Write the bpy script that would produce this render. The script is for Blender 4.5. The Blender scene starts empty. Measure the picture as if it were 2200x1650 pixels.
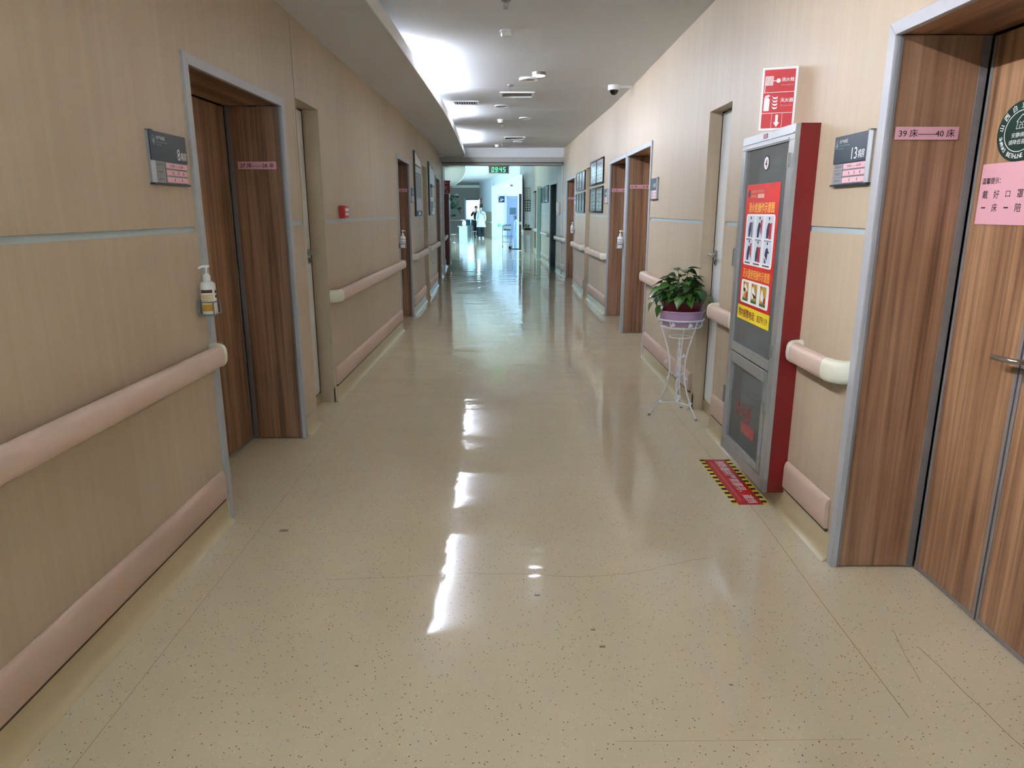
import bpy, bmesh, math, random
from mathutils import Vector, Matrix
random.seed(7)
PI = math.pi
SC = bpy.context.scene
COL = SC.collection

# ------------------------------------------------------------------ camera
cam_d = bpy.data.cameras.new('camera'); cam = bpy.data.objects.new('camera', cam_d); COL.objects.link(cam)
cam.location = (0, 0, 1.45)
cam.rotation_euler = (PI/2 - 0.2436, 0, -0.0050)
cam_d.sensor_width = 36; cam_d.lens = 36*1498.3/2200
cam_d.clip_start = 0.05; cam_d.clip_end = 300
SC.camera = cam
# ------------------------------------------------------------------ world, exposure
W = bpy.data.worlds.new('daylight'); SC.world = W; W.use_nodes = True
_bg = W.node_tree.nodes['Background']; _bg.inputs[0].default_value = (0.62, 0.82, 1.0, 1); _bg.inputs[1].default_value = 0.9
SC.view_settings.view_transform = 'Standard'; SC.view_settings.look = 'None'
SC.view_settings.gamma = 1; SC.view_settings.use_curve_mapping = False
SC.view_settings.exposure = 2.9
DAY = (0.78, 0.83, 1.0)
def area(name, loc, rot, sx, sy, power, col):
    d = bpy.data.lights.new(name, 'AREA'); d.shape = 'RECTANGLE'; d.size = sx; d.size_y = sy; d.energy = power; d.color = col
    o = bpy.data.objects.new(name, d); COL.objects.link(o); o.location = loc; o.rotation_euler = rot
    return o
# daylight entering by the windows of the bend beyond the shutter beam (waiting room, lift hall, and unseen ones added in the left wall)
ADDED_WIN_L = [(21.65, 2.5), (25.2, 3.2), (29.4, 3.2), (33.6, 3.2), (38.8, 4.0)]
P_ADDED_WIN = 430; P_FAR = 50; P_HALL = 60
TUBE_E = 66.0; TUBE_N = 70.0      # strength of the cove tubes ahead, and over and behind the viewer
P_BACK = 14       # soft fill through the window added behind the viewer
LAMP_E = 30.0

# ------------------------------------------------------------------ helpers
def lin(c):
    return tuple(((v/255)/12.92 if v/255 <= 0.04045 else ((v/255+0.055)/1.055)**2.4) for v in c)
MATS = {}
def mat(name, rgb, rough=0.5, metal=0.0, emit=None, es=0, spec=0.5, coat=0):
    if name in MATS: return MATS[name]
    m = bpy.data.materials.new(name); m.use_nodes = True
    b = m.node_tree.nodes['Principled BSDF']
    b.inputs['Base Color'].default_value = (*lin(rgb), 1); b.inputs['Roughness'].default_value = rough
    b.inputs['Metallic'].default_value = metal; b.inputs['Specular IOR Level'].default_value = spec
    b.inputs['Coat Weight'].default_value = coat; b.inputs['Coat Roughness'].default_value = 0.1
    if emit:
        b.inputs['Emission Color'].default_value = (*lin(emit), 1); b.inputs['Emission Strength'].default_value = es
    MATS[name] = m; return m
def nodes(m):
    return m.node_tree.nodes, m.node_tree.links, m.node_tree.nodes['Principled BSDF']
def noise(N, L, vec, scale, detail=3, rough=0.5):
    n = N.new('ShaderNodeTexNoise'); n.inputs['Scale'].default_value = scale; n.inputs['Detail'].default_value = detail
    n.inputs['Roughness'].default_value = rough; L.new(vec, n.inputs['Vector']); return n.outputs['Fac']
def coords(N, L, sc, kind='Object', geo=False):
    if geo:
        t = N.new('ShaderNodeNewGeometry').outputs['Position']
    else:
        t = N.new('ShaderNodeTexCoord').outputs[kind]
    mp = N.new('ShaderNodeMapping'); mp.inputs['Scale'].default_value = sc; L.new(t, mp.inputs['Vector']); return mp.outputs['Vector']
def ramp(N, L, fac, stops):
    r = N.new('ShaderNodeValToRGB'); L.new(fac, r.inputs[0]); e = r.color_ramp.elements
    while len(e) < len(stops): e.new(0.5)
    for i, (p, c) in enumerate(stops): e[i].position = p; e[i].color = (*lin(c), 1)
    return r.outputs[0]
def mixc(N, L, fac, a, b, mode='MIX'):
    n = N.new('ShaderNodeMix'); n.data_type = 'RGBA'; n.blend_type = mode
    if hasattr(fac, 'is_linked'): L.new(fac, n.inputs[0])
    else: n.inputs[0].default_value = fac
    for s, v in ((6, a), (7, b)):
        if hasattr(v, 'is_linked'): L.new(v, n.inputs[s])
        else: n.inputs[s].default_value = (*lin(v), 1)
    return n.outputs[2]
def bump(N, L, bs, h, strength, dist):
    b = N.new('ShaderNodeBump'); b.inputs['Strength'].default_value = strength; b.inputs['Distance'].default_value = dist
    L.new(h, b.inputs['Height']); L.new(b.outputs['Normal'], bs.inputs['Normal'])

def wall_mat():
    m = mat('wall_laminate', (200, 179, 150), 0.45); N, L, b = nodes(m)
    v = coords(N, L, (26, 26, 0.7), geo=True); f = noise(N, L, v, 1.0, 4, 0.6)
    c1 = ramp(N, L, f, [(0.25, (189, 171, 147)), (0.55, (196, 179, 155)), (0.8, (202, 186, 163))])
    v2 = coords(N, L, (0.7, 0.7, 0.5), geo=True); f2 = noise(N, L, v2, 1.0, 2)
    c2 = ramp(N, L, f2, [(0.3, (228, 222, 218)), (0.7, (255, 255, 255))])
    L.new(mixc(N, L, 0.7, c1, c2, 'MULTIPLY'), b.inputs['Base Color'])
    bump(N, L, b, f, 0.10, 0.003); return m
def floor_mat():
    m = mat('floor_vinyl', (196, 178, 142), 0.13, spec=0.65); N, L, b = nodes(m)
    g = coords(N, L, (1, 1, 1), geo=True)
    f0 = noise(N, L, coords(N, L, (0.9, 0.6, 1), geo=True), 1.3, 4, 0.6)
    base = ramp(N, L, f0, [(0.3, (207, 194, 165)), (0.7, (215, 202, 174))])
    vo = N.new('ShaderNodeTexVoronoi'); vo.inputs['Scale'].default_value = 140; L.new(g, vo.inputs['Vector'])
    sep = N.new('ShaderNodeSeparateColor'); L.new(vo.outputs['Color'], sep.inputs[0])
    def speck(chan, lo, size, a, col):
        g1 = N.new('ShaderNodeMath'); g1.operation = 'GREATER_THAN'; L.new(sep.outputs[chan], g1.inputs[0]); g1.inputs[1].default_value = lo
        g2 = N.new('ShaderNodeMath'); g2.operation = 'LESS_THAN'; L.new(vo.outputs['Distance'], g2.inputs[0]); g2.inputs[1].default_value = size
        mu = N.new('ShaderNodeMath'); mu.operation = 'MULTIPLY'; L.new(g1.outputs[0], mu.inputs[0]); L.new(g2.outputs[0], mu.inputs[1])
        return mixc(N, L, mu.outputs[0], a, col)
    c = speck(0, 0.90, 0.24, base, (158, 138, 106)); c = speck(1, 0.90, 0.25, c, (232, 222, 200)); c = speck(2, 0.975, 0.30, c, (118, 96, 70))
    L.new(c, b.inputs['Base Color'])
    # wavy, buffed sheet vinyl
    w = noise(N, L, coords(N, L, (1.7, 4.2, 1), geo=True), 1.0, 2, 0.45)
    w2 = noise(N, L, g, 60, 2)
    mx = N.new('ShaderNodeMath'); mx.operation = 'MULTIPLY_ADD'; L.new(w2, mx.inputs[0]); mx.inputs[1].default_value = 0.012; L.new(w, mx.inputs[2])
    bump(N, L, b, mx.outputs[0], 0.30, 0.016)
    r = noise(N, L, coords(N, L, (0.8, 0.5, 1), geo=True), 1.6, 4)
    mr = N.new('ShaderNodeMapRange'); L.new(r, mr.inputs[0]); mr.inputs[1].default_value = 0.3; mr.inputs[2].default_value = 0.7
    mr.inputs[3].default_value = 0.04; mr.inputs[4].default_value = 0.09; L.new(mr.outputs[0], b.inputs['Roughness'])
    return m
def wood_mat(name, sc, dark, mid, light):
    m = mat(name, mid, 0.42); N, L, b = nodes(m)
    v = coords(N, L, sc, geo=True); f = noise(N, L, v, 1.0, 5, 0.62)
    v2 = coords(N, L, tuple(s*4 for s in sc), geo=True); f2 = noise(N, L, v2, 1.0, 3, 0.6)
    a = N.new('ShaderNodeMath'); a.operation = 'MULTIPLY_ADD'; L.new(f2, a.inputs[0]); a.inputs[1].default_value = 0.45; L.new(f, a.inputs[2])
    c = ramp(N, L, a.outputs[0], [(0.54, dark), (0.71, mid), (0.88, light)])
    L.new(c, b.inputs['Base Color']); return m
def trans_mat(name, rgb, alpha, rough=0.05):
    m = bpy.data.materials.new(name); m.use_nodes = True; N = m.node_tree.nodes; L = m.node_tree.links
    out = N['Material Output']; b = N['Principled BSDF']; b.inputs['Base Color'].default_value = (*lin(rgb), 1); b.inputs['Roughness'].default_value = rough
    t = N.new('ShaderNodeBsdfTransparent'); t.inputs[0].default_value = (*lin(rgb), 1); x = N.new('ShaderNodeMixShader'); x.inputs[0].default_value = alpha
    L.new(t.outputs[0], x.inputs[1]); L.new(b.outputs[0], x.inputs[2]); L.new(x.outputs[0], out.inputs['Surface']); MATS[name] = m; return m

M_WALL = wall_mat(); M_FLOOR = floor_mat()
WD, WM, WL_ = (104, 72, 52), (142, 105, 76), (170, 133, 101)
M_WOOD = wood_mat('door_wood_grain', (13, 13, 0.30), WD, WM, WL_)
M_WOODH = wood_mat('head_wood_grain', (13, 0.35, 13), WD, WM, WL_)
M_WOODJ = wood_mat('jamb_wood_grain', (13, 13, 0.28), (106, 74, 54), (142, 105, 78), (164, 127, 99))
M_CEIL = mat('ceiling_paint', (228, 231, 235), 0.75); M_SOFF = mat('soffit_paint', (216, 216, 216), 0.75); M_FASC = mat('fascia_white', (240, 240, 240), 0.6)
M_ALU = mat('door_frame_aluminium', (182, 184, 190), 0.48, 0.2); M_ALU2 = mat('brushed_aluminium', (172, 172, 172), 0.38, 0.6)
M_TRIMG = mat('grey_edge_trim', (132, 128, 130), 0.45, 0.2); M_BLACK = mat('black_gap', (12, 12, 13), 0.7)
M_STRIP = mat('pale_blue_strip', (176, 194, 198), 0.45, 0.1)
M_RAIL = mat('pink_vinyl', (208, 183, 168), 0.42); M_IVORY = mat('ivory_plastic', (226, 224, 206), 0.4); M_BUMP = mat('pink_bumper', (200, 174, 158), 0.5)
M_SKIRT = mat('coved_vinyl', (194, 178, 142), 0.25); M_WHITE = mat('white_paint', (226, 228, 228), 0.45); M_STEEL = mat('satin_steel', (170, 166, 160), 0.28, 0.9)
M_WPLA = mat('white_plastic', (236, 236, 234), 0.35); M_PINKP = mat('pink_paper', (224, 168, 180), 0.7); M_INK = mat('black_ink', (22, 18, 20), 0.7)
M_NAVY = mat('navy_sign_panel', (26, 44, 60), 0.35); M_GREYP = mat('grey_sign_panel', (150, 152, 158), 0.45); M_RED = mat('fire_red_print', (186, 34, 42), 0.4)
M_DRED = mat('dark_red_enamel', (112, 8, 10), 0.38); M_YEL = mat('yellow_print', (236, 214, 40), 0.5); M_GOLD = mat('gold_print', (250, 200, 90), 0.5)
M_WINK = mat('white_ink', (238, 238, 238), 0.6); M_DGREEN = mat('dark_green_print', (18, 52, 44), 0.45)
M_GLASST = trans_mat('tinted_cabinet_glass', (206, 210, 210), 0.22, 0.06); M_PANE = trans_mat('clear_pane', (225, 245, 250), 0.16, 0.03)
M_GLASSD = trans_mat('green_edge_glass', (206, 226, 224), 0.28, 0.05)
M_GREY = mat('mid_grey', (120, 122, 126), 0.5); M_DOORGREY = mat('grey_blue_door', (128, 140, 168), 0.45); M_DKGREEN = mat('dark_green_door', (44, 60, 58), 0.35)

class MB:
    def __init__(s): s.v = []; s.f = []
    def add(s, vs, fs):
        o = len(s.v); s.v += [tuple(v) for v in vs]; s.f += [tuple(i+o for i in f) for f in fs]; return s
    def box(s, x0, x1, y0, y1, z0, z1):
        vs = [(x, y, z) for z in (z0, z1) for y in (y0, y1) for x in (x0, x1)]
        return s.add(vs, [(0, 2, 3, 1), (4, 5, 7, 6), (0, 1, 5, 4), (2, 6, 7, 3), (0, 4, 6, 2), (1, 3, 7, 5)])
    def prism(s, poly, a0, a1, axis='y'):
        # poly in the two other axes (CCW not required), extruded along axis
        n = len(poly)
        def P(p, a):
            if axis == 'y': return (p[0], a, p[1])
            if axis == 'z': return (p[0], p[1], a)
            return (a, p[0], p[1])
        vs = [P(p, a0) for p in poly] + [P(p, a1) for p in poly]
        return s.add(vs, [tuple(range(n)), tuple(range(2*n-1, n-1, -1))] + [(i, (i+1) % n, n+(i+1) % n, n+i) for i in range(n)])
    def tube(s, pts, r, n=8, closed=False, cap=True):
        pts = [Vector(p) for p in pts]; m = len(pts); rs = r if isinstance(r, (list, tuple)) else [r]*m
        rings = []; up = None
        for i, p in enumerate(pts):
            if closed: t = (pts[(i+1) % m]-pts[i-1]).normalized()
            else: t = (pts[min(i+1, m-1)]-pts[max(i-1, 0)]).normalized()
            if up is None: up = Vector((0, 0, 1)) if abs(t.z) < 0.9 else Vector((1, 0, 0))
            u = (up - t*up.dot(t)); u = u.normalized() if u.length > 1e-6 else t.orthogonal().normalized(); w = t.cross(u); up = u
            rings.append([p + (u*math.cos(2*PI*k/n) + w*math.sin(2*PI*k/n))*rs[i] for k in range(n)])
        vs = [v for rg in rings for v in rg]; fs = []
        for i in range(m if closed else m-1):
            j = (i+1) % m
            fs += [(i*n+k, i*n+(k+1) % n, j*n+(k+1) % n, j*n+k) for k in range(n)]
        if cap and not closed: fs += [tuple(range(n-1, -1, -1)), tuple(range((m-1)*n, m*n))]
        return s.add(vs, fs)
    def lathe(s, prof, n=20, c=(0, 0, 0), sx=1, sy=1):
        vs = [(c[0]+r*math.cos(2*PI*k/n)*sx, c[1]+r*math.sin(2*PI*k/n)*sy, c[2]+z) for r, z in prof for k in range(n)]; fs = []
        for i in range(len(prof)-1):
            fs += [(i*n+k, i*n+(k+1) % n, (i+1)*n+(k+1) % n, (i+1)*n+k) for k in range(n)]
        if prof[0][0] > 1e-5: fs.append(tuple(range(n-1, -1, -1)))
        if prof[-1][0] > 1e-5: fs.append(tuple(range((len(prof)-1)*n, len(prof)*n)))
        return s.add(vs, fs)
    def loft(s, rings, cap=True):
        n = len(rings[0]); vs = [v for r in rings for v in r]; fs = []
        for i in range(len(rings)-1): fs += [(i*n+k, i*n+(k+1) % n, (i+1)*n+(k+1) % n, (i+1)*n+k) for k in range(n)]
        if cap: fs += [tuple(range(n-1, -1, -1)), tuple(range((len(rings)-1)*n, len(rings)*n))]
        return s.add(vs, fs)
    def xf(s, M):
        s.v = [tuple(M @ Vector(v)) for v in s.v]; return s
    def build(s, name, m, parent=None, smooth=False, bevel=0, seg=2, loc=None, rot=None):
        me = bpy.data.meshes.new(name); me.from_pydata(s.v, [], s.f); me.validate()
        bm = bmesh.new(); bm.from_mesh(me)
        bmesh.ops.remove_doubles(bm, verts=bm.verts, dist=1e-6); bmesh.ops.recalc_face_normals(bm, faces=bm.faces)
        if bevel:
            ed = [e for e in bm.edges if len(e.link_faces) == 2 and e.calc_face_angle(0) > 0.5]
            bmesh.ops.bevel(bm, geom=ed, offset=bevel, segments=seg, affect='EDGES', clamp_overlap=True)
        bm.to_mesh(me); bm.free()
        if smooth or bevel:
            for p in me.polygons: p.use_smooth = True
            me.set_sharp_from_angle(angle=math.radians(38))
        me.materials.append(m)
        return link(name, me, parent, loc, rot)
def link(name, me, parent=None, loc=None, rot=None):
    o = bpy.data.objects.new(name, me); COL.objects.link(o)
    if parent: o.parent = parent
    if loc: o.location = loc
    if rot: o.rotation_euler = rot
    return o
def tag(o, label=None, cat=None, group=None, kind=None):
    if label: o['label'] = label
    if cat: o['category'] = cat
    if group: o['group'] = group
    if kind: o['kind'] = kind
    return o
def thing(name, label, cat, loc=(0, 0, 0), rz=0, group=None, rot=None):
    o = bpy.data.objects.new(name, None); COL.objects.link(o); o.empty_display_size = 0.05
    o.location = loc; o.rotation_euler = rot if rot else (0, 0, rz)
    return tag(o, label, cat, group)
def structure(name, loc=(0, 0, 0), rz=0, label=None, cat=None):
    o = bpy.data.objects.new(name, None); COL.objects.link(o); o.location = loc; o.rotation_euler = (0, 0, rz)
    return tag(o, label, cat, None, 'structure')
# lettering: flat glyph outlines on the built-in interface font, standing in the local XZ plane and facing -Y
_TC = {}
def glyphs(body, bold=0):
    k = (body, bold)
    if k in _TC: return _TC[k]
    cu = bpy.data.curves.new('t', 'FONT'); cu.body = body; cu.size = 1; cu.resolution_u = 2; cu.offset = bold; cu.fill_mode = 'FRONT'
    o = bpy.data.objects.new('t', cu); COL.objects.link(o); bpy.context.view_layer.update()
    me = bpy.data.meshes.new_from_object(o.evaluated_get(bpy.context.evaluated_depsgraph_get()))
    vs = [tuple(v.co) for v in me.vertices]; fs = [tuple(p.vertices) for p in me.polygons]
    bpy.data.objects.remove(o); bpy.data.curves.remove(cu); bpy.data.meshes.remove(me)
    _TC[k] = (vs, fs); return _TC[k]
def text(parent, body, x, z, y, m, h=None, w=None, name='lettering', bold=0.0, italic=0.0, rot=0.0):
    """centre the text at x,z; h = glyph box height, w = forced width; bold = stroke thickening as a share of the height"""
    vs, fs = glyphs(body)
    if not vs: return None
    x0 = min(v[0] for v in vs); x1 = max(v[0] for v in vs); z0 = min(v[1] for v in vs); z1 = max(v[1] for v in vs)
    sz = h/(z1-z0) if h else w/(x1-x0); sx = w/(x1-x0) if w else sz
    cx, cz = (x0+x1)/2, (z0+z1)/2; c, s_ = math.cos(rot), math.sin(rot); out = []; faces = []
    sh = [(0, 0)] if not bold else [(-bold*1.6*sz, 0.0), (bold*1.6*sz, bold*0.8*sz), (0, -bold*1.0*sz)]
    for k, (da, db) in enumerate(sh):
        o_ = len(out)
        for v in vs:
            a = (v[0]-cx)*sx + da; b = (v[1]-cz)*sz + db; a += italic*b
            out.append((x + c*a - s_*b, y-k*2e-5, z + s_*a + c*b))
        faces += [tuple(i+o_ for i in f) for f in fs]
    me = bpy.data.meshes.new(name); me.from_pydata(out, [], faces); me.materials.append(m)
    return link(name, me, parent)

# ------------------------------------------------------------------ plan of the bent corridor: x of each wall as a function of y
PL = [(-6, -1.36), (3.1, -1.35), (4.4, -1.34), (5.3, -1.345), (8.6, -1.325), (9.8, -1.345), (12.2, -1.365), (14.1, -1.42), (15.5, -1.474), (18.8, -1.644), (22, -2.0), (26, -2.55), (31, -3.3), (37, -4.2), (44.2, -5.3)]
PR = [(-6, 1.36), (2.65, 1.362), (5.0, 1.37), (8.5, 1.386), (9.9, 1.382), (12.1, 1.325), (15.6, 1.268), (18.6, 1.09), (21.7, 0.985), (26.0, 0.92)]
def interp(P, y):
    for (a, xa), (b, xb) in zip(P, P[1:]):
        if y <= b: return xa + (xb-xa)*(y-a)/(b-a)
    return P[-1][1]
def WX(side, y): return interp(PL if side == 'L' else PR, y)
def slope(side, y): return (WX(side, y+0.3)-WX(side, y-0.3))/0.6
def frame(side, y, z=0.0, off=0.0):
    """location and z rotation of a thing on a wall: local -Y faces the corridor, local X runs to the viewer's right"""
    s = slope(side, y); sg = 1 if side == 'L' else -1
    return (WX(side, y)+sg*off, y, z), (math.atan2(1, s) if side == 'L' else math.atan2(-1, -s))
def wall_piece(mb, side, y0, y1, z0, z1, off=0.0, th=0.15):
    P = PL if side == 'L' else PR; sg = 1 if side == 'L' else -1
    ys = [y0]+[a for a, _ in P if y0+0.01 < a < y1-0.01]+[y1]
    for a, b in zip(ys, ys[1:]):
        xa, xb = WX(side, a)+sg*off, WX(side, b)+sg*off
        mb.prism([(xa, a), (xb, b), (xb-sg*th, b), (xa-sg*th, a)], z0, z1, 'z')

# ================================================================== THE SETTING
OPEN_L = [(3.11, 4.41, 'ward', 2.09), (4.70, 5.245, 'shaft', 2.14), (8.62, 9.86, 'ward', 2.10), (11.5, 12.1, 'shaft', 2.14), (14.05, 15.45, 'ward', 2.12)]
OPEN_R = [(1.39, 2.69, 'ward', 2.09), (4.535, 5.03, 'shaft', 2.10), (6.99, 8.46, 'ward', 2.10), (8.50, 9.90, 'ward', 2.10), (11.75, 12.3, 'shaft', 2.14), (14.0, 15.65, 'ward', 2.11), (17.3, 18.7, 'dark', 2.13)]
SZ0, SZ1 = 1.360, 1.384
def solids(openings, a, b):
    out = []; y = a
    for o in openings:
        out.append((y, o[0])); y = o[1]
    out.append((y, b)); return out
SOL_L = solids(OPEN_L, -6, 19.0); SOL_R = solids(OPEN_R, -6, 21.6)
JOINT = 4.685
ntrim = [0]
def wall_side(side, sol, openings):
    mb = MB()
    for a, b in sol:
        wall_piece(mb, side, a, b, 0, SZ0)
        if side == 'L' and a < JOINT < b:
            wall_piece(mb, side, a, JOINT-0.005, SZ1, 3.3); wall_piece(mb, side, JOINT+0.005, b, SZ1, 3.3)
            wall_piece(mb, side, JOINT-0.01, JOINT+0.01, SZ1, 3.3, off=-0.12, th=0.02)
        else: wall_piece(mb, side, a, b, SZ1, 3.3)
        for q in (a, b-0.03): wall_piece(mb, side, q, q+0.03, SZ0, SZ1)
        ntrim[0] += 1
        t = MB(); wall_piece(t, side, a+0.02, b-0.02, SZ0-0.001, SZ1+0.001, off=-0.006, th=0.02)
        tag(t.build('trim_%d' % ntrim[0], M_STRIP), kind='structure')
    for o in openings: wall_piece(mb, side, o[0], o[1], o[3], 3.3)
    return mb
mbl = wall_side('L', SOL_L, OPEN_L)
# left wall past the red cabinet, with unseen windows added to light the bend
ys = 19.0
for yc, w in ADDED_WIN_L:
    wall_piece(mbl, 'L', ys, yc-w/2, 0, 3.3); wall_piece(mbl, 'L', yc-w/2, yc+w/2, 0, 0.9); wall_piece(mbl, 'L', yc-w/2, yc+w/2, 2.5, 3.3); ys = yc+w/2
wall_piece(mbl, 'L', ys, 44.2, 0, 3.3)
tag(mbl.build('wall_left', M_WALL), kind='structure')
for i, (yc, w) in enumerate(ADDED_WIN_L):
    (lx, ly, lz), rz = frame('L', yc, 0, -0.05)
    s = structure('window_%d' % (i+1), (lx, ly, 0), rz)
    W2 = w/2-0.01
    for x0, x1 in ((-W2, -W2+0.06), (-0.03, 0.03), (W2-0.06, W2)): MB().box(x0, x1, 0, 0.06, 0.9, 2.5).build('window_frame', M_WPLA, s)  # uprights of the added unseen windows
    for z0, z1 in ((0.9, 0.96), (2.44, 2.5)): MB().box(-W2, W2, 0.001, 0.059, z0, z1).build('window_frame', M_WPLA, s)  # rails of the added unseen windows
    for x0, x1 in ((-W2+0.06, -0.03), (0.03, W2-0.06)): MB().box(x0, x1, 0.025, 0.031, 0.96, 2.44).build('pane', M_PANE, s)
    d = Vector((math.cos(rz-PI/2), math.sin(rz-PI/2), 0))
    area('window_daylight', Vector((lx, ly, 1.75)) - d*0.40, (PI/2-0.06, 0, rz), w, 1.6, P_ADDED_WIN, DAY).data.spread = math.radians(135)  # area light added behind each added window to light the bend
mbr = wall_side('R', SOL_R, OPEN_R)
wall_piece(mbr, 'R', 21.6, 26.0, 0, 3.3)
tag(mbr.build('wall_right', M_WALL), kind='structure')
# wall behind the camera
wb = MB(); wb.box(-2.4, -1.0, -6.15, -6, 0, 3.3); wb.box(1.0, 2.4, -6.15, -6, 0, 3.3); wb.box(-1.0, 1.0, -6.15, -6, 0, 0.8); wb.box(-1.0, 1.0, -6.15, -6, 2.5, 3.3)
tag(wb.build('wall_back', M_WALL), kind='structure')
s = structure('window_11', (0, -6.08, 0))  # unseen window, added to brighten the near corridor from behind
for x in (-0.97, 0, 0.97): MB().box(x-0.03, x+0.03, -0.03, 0.03, 0.8, 2.5).build('window_frame', M_WPLA, s)  # frame of the added unseen window
for a, b in ((-0.94, -0.03), (0.03, 0.94)): MB().box(a, b, -0.003, 0.003, 0.8, 2.5).build('pane', M_PANE, s)
area('near_end_fill', (0, -6.5, 1.65), (PI/2, 0, 0), 2.0, 1.7, P_BACK, (1.0, 0.99, 0.97))
# unseen shell added behind the door recesses to block daylight leaks
tag(MB().box(-2.4, -2.25, -6.15, 19.6, 0, 3.3).box(-2.25, -1.78, 19.35, 19.6, 0, 3.3).build('light_blocker_left', M_WALL), kind='structure')
tag(MB().box(2.25, 2.4, -6.15, 22.0, 0, 3.3).box(1.2, 2.25, 21.8, 22.0, 0, 3.3).build('light_blocker_right', M_WALL), kind='structure')

# floor
FL = MB().box(-7, 4.5, -6.2, 52, -0.1, 0).build('floor', M_FLOOR); tag(FL, kind='structure')
def ribbon(pts, w, m, name, z=0.0006):
    mb = MB(); n = len(pts)
    for (a, b) in zip(pts, pts[1:]):
        d = Vector((b[0]-a[0], b[1]-a[1])).normalized(); q = Vector((-d.y, d.x))*w/2
        mb.add([(a[0]+q.x, a[1]+q.y, z), (a[0]-q.x, a[1]-q.y, z), (b[0]-q.x, b[1]-q.y, z), (b[0]+q.x, b[1]+q.y, z)], [(0, 1, 2, 3)])
    return mb.build(name, m, FL)
M_SEAM = mat('floor_seam', (132, 112, 82), 0.4); M_CRACK = mat('floor_crack', (104, 84, 58), 0.6)
def wig(p, q, n, a):
    return [(p[0]+(q[0]-p[0])*i/n + random.uniform(-a, a)*0.4, p[1]+(q[1]-p[1])*i/n + random.uniform(-a, a)) for i in range(n+1)]
ck = []
for p, q in zip([(-0.74, 2.555), (-0.40, 2.575), (-0.18, 2.602), (0.1, 2.592), (0.28, 2.566), (0.5, 2.592), (0.77, 2.705)], [(-0.40, 2.575), (-0.18, 2.602), (0.1, 2.592), (0.28, 2.566), (0.5, 2.592), (0.77, 2.705), (0.9, 2.73)]): ck += wig(p, q, 6, 0.004)[:-1]
ribbon(ck, 0.0016, M_CRACK, 'crack')
ribbon([(1.178, 1.75), (1.195, 2.42), (1.224, 3.09), (1.226, 4.1), (1.23, 8.0), (1.2, 12)], 0.0028, M_SEAM, 'seam')
ribbon([(-1.17, 1.0), (-1.17, 4.5), (-1.16, 9)], 0.0018, M_SEAM, 'seam')
ribbon(wig((1.43, 1.62), (1.40, 2.1), 8, 0.01), 0.003, M_SEAM, 'scuff'); ribbon(wig((1.30, 1.9), (1.37, 2.2), 6, 0.01), 0.002, M_SEAM, 'scuff')
ribbon([(0.3, 1.66), (1.0, 1.665)], 0.0012, M_SEAM, 'scuff')
for x, y, r in ((0.11, 2.43, 0.011), (0.32, 2.10, 0.010), (0.30, 2.20, 0.008), (0.7, 1.9, 0.006), (-0.5, 2.0, 0.006), (0.85, 2.35, 0.006), (-1.05, 3.0, 0.02)):
    ribbon([(x-r, y), (x+r, y)], r*1.3, M_SEAM, 'spot')

# coved skirting, bumper boards
def wall_sweep(side, prof, y0, y1):
    P = PL if side == 'L' else PR; sg = 1 if side == 'L' else -1
    ys = [y0]+[a for a, _ in P if y0+0.02 < a < y1-0.02]+[y1]
    mb = MB(); mb.loft([[(WX(side, y)+sg*o, y, z) for o, z in prof] for y in ys]); return mb
COVE = [(-0.01, 0.118), (0.005, 0.118), (0.006, 0.05), (0.009, 0.028), (0.017, 0.013), (0.034, 0.0015), (0.034, -0.002), (-0.01, -0.002)]
BUMP = [(0.0, 0.130), (0.017, 0.131), (0.021, 0.137), (0.021, 0.238), (0.015, 0.260), (0.006, 0.267), (0.0, 0.267)]
SHADE_LINE = [(0.0, 0.117), (0.010, 0.117), (0.010, 0.131), (0.0, 0.131)]  # dark strip that paints the shadow between skirting and bumper
BB_L = [(-5.5, 3.085), (5.30, 8.59), (9.89, 11.46), (12.15, 14.02), (15.48, 17.9)]
BB_R = [(2.735, 3.20), (3.955, 4.49), (5.09, 6.96), (9.93, 11.70), (12.35, 13.97), (15.68, 17.27), (18.73, 21.5)]
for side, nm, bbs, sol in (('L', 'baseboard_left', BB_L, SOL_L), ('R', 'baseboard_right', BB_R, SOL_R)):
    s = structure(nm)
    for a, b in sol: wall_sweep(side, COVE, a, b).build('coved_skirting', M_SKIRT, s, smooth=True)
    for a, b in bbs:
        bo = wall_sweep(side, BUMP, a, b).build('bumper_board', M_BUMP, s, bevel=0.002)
        wall_sweep(side, SHADE_LINE, a, b).build('shadow_line_strip', mat('shadow_line_brown', (70, 56, 42), 0.8), s)
    # bumper continues along the curved part
wall_sweep('L', BUMP, 18.85, 40).build('bumper_board', M_BUMP, bpy.data.objects['baseboard_left'])

# ceiling: boards with open joints under a dark backing, soffit with cove on the left
CZ = 2.80; SFZ = 2.62
ce = structure('ceiling')
MB().box(-2.4, 2.4, -6.2, 16.5, CZ+0.012, CZ+0.05).build('backing', mat('ceiling_void', (60, 58, 56), 0.9), ce)
joints = [-6.15+i*1.762 for i in range(0, 13)]; joints = [6.71-1.762*7+i*1.762 for i in range(0, 13)]
ed = [-6.2]+[j for j in joints if -6 < j < 16]+[16.3]
for a, b in zip(ed, ed[1:]): MB().box(-1.7, 1.6, a+0.004, b-0.004, CZ, CZ+0.012).build('ceiling_board', M_CEIL, ce)
SE = [(-6, -0.81), (4.6, -0.81), (5.2, -0.80), (7.05, -0.785), (8.9, -0.78), (10, -0.79), (11.2, -0.815), (12.5, -0.845), (14, -0.885), (16.25, -0.955)]
so = structure('ceiling_soffit')
sj = [-6, -4.0, -2.15, -0.3, 1.52, 3.36, 5.2, 7.05, 8.9, 10.75, 12.6, 14.45, 16.2]
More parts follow.
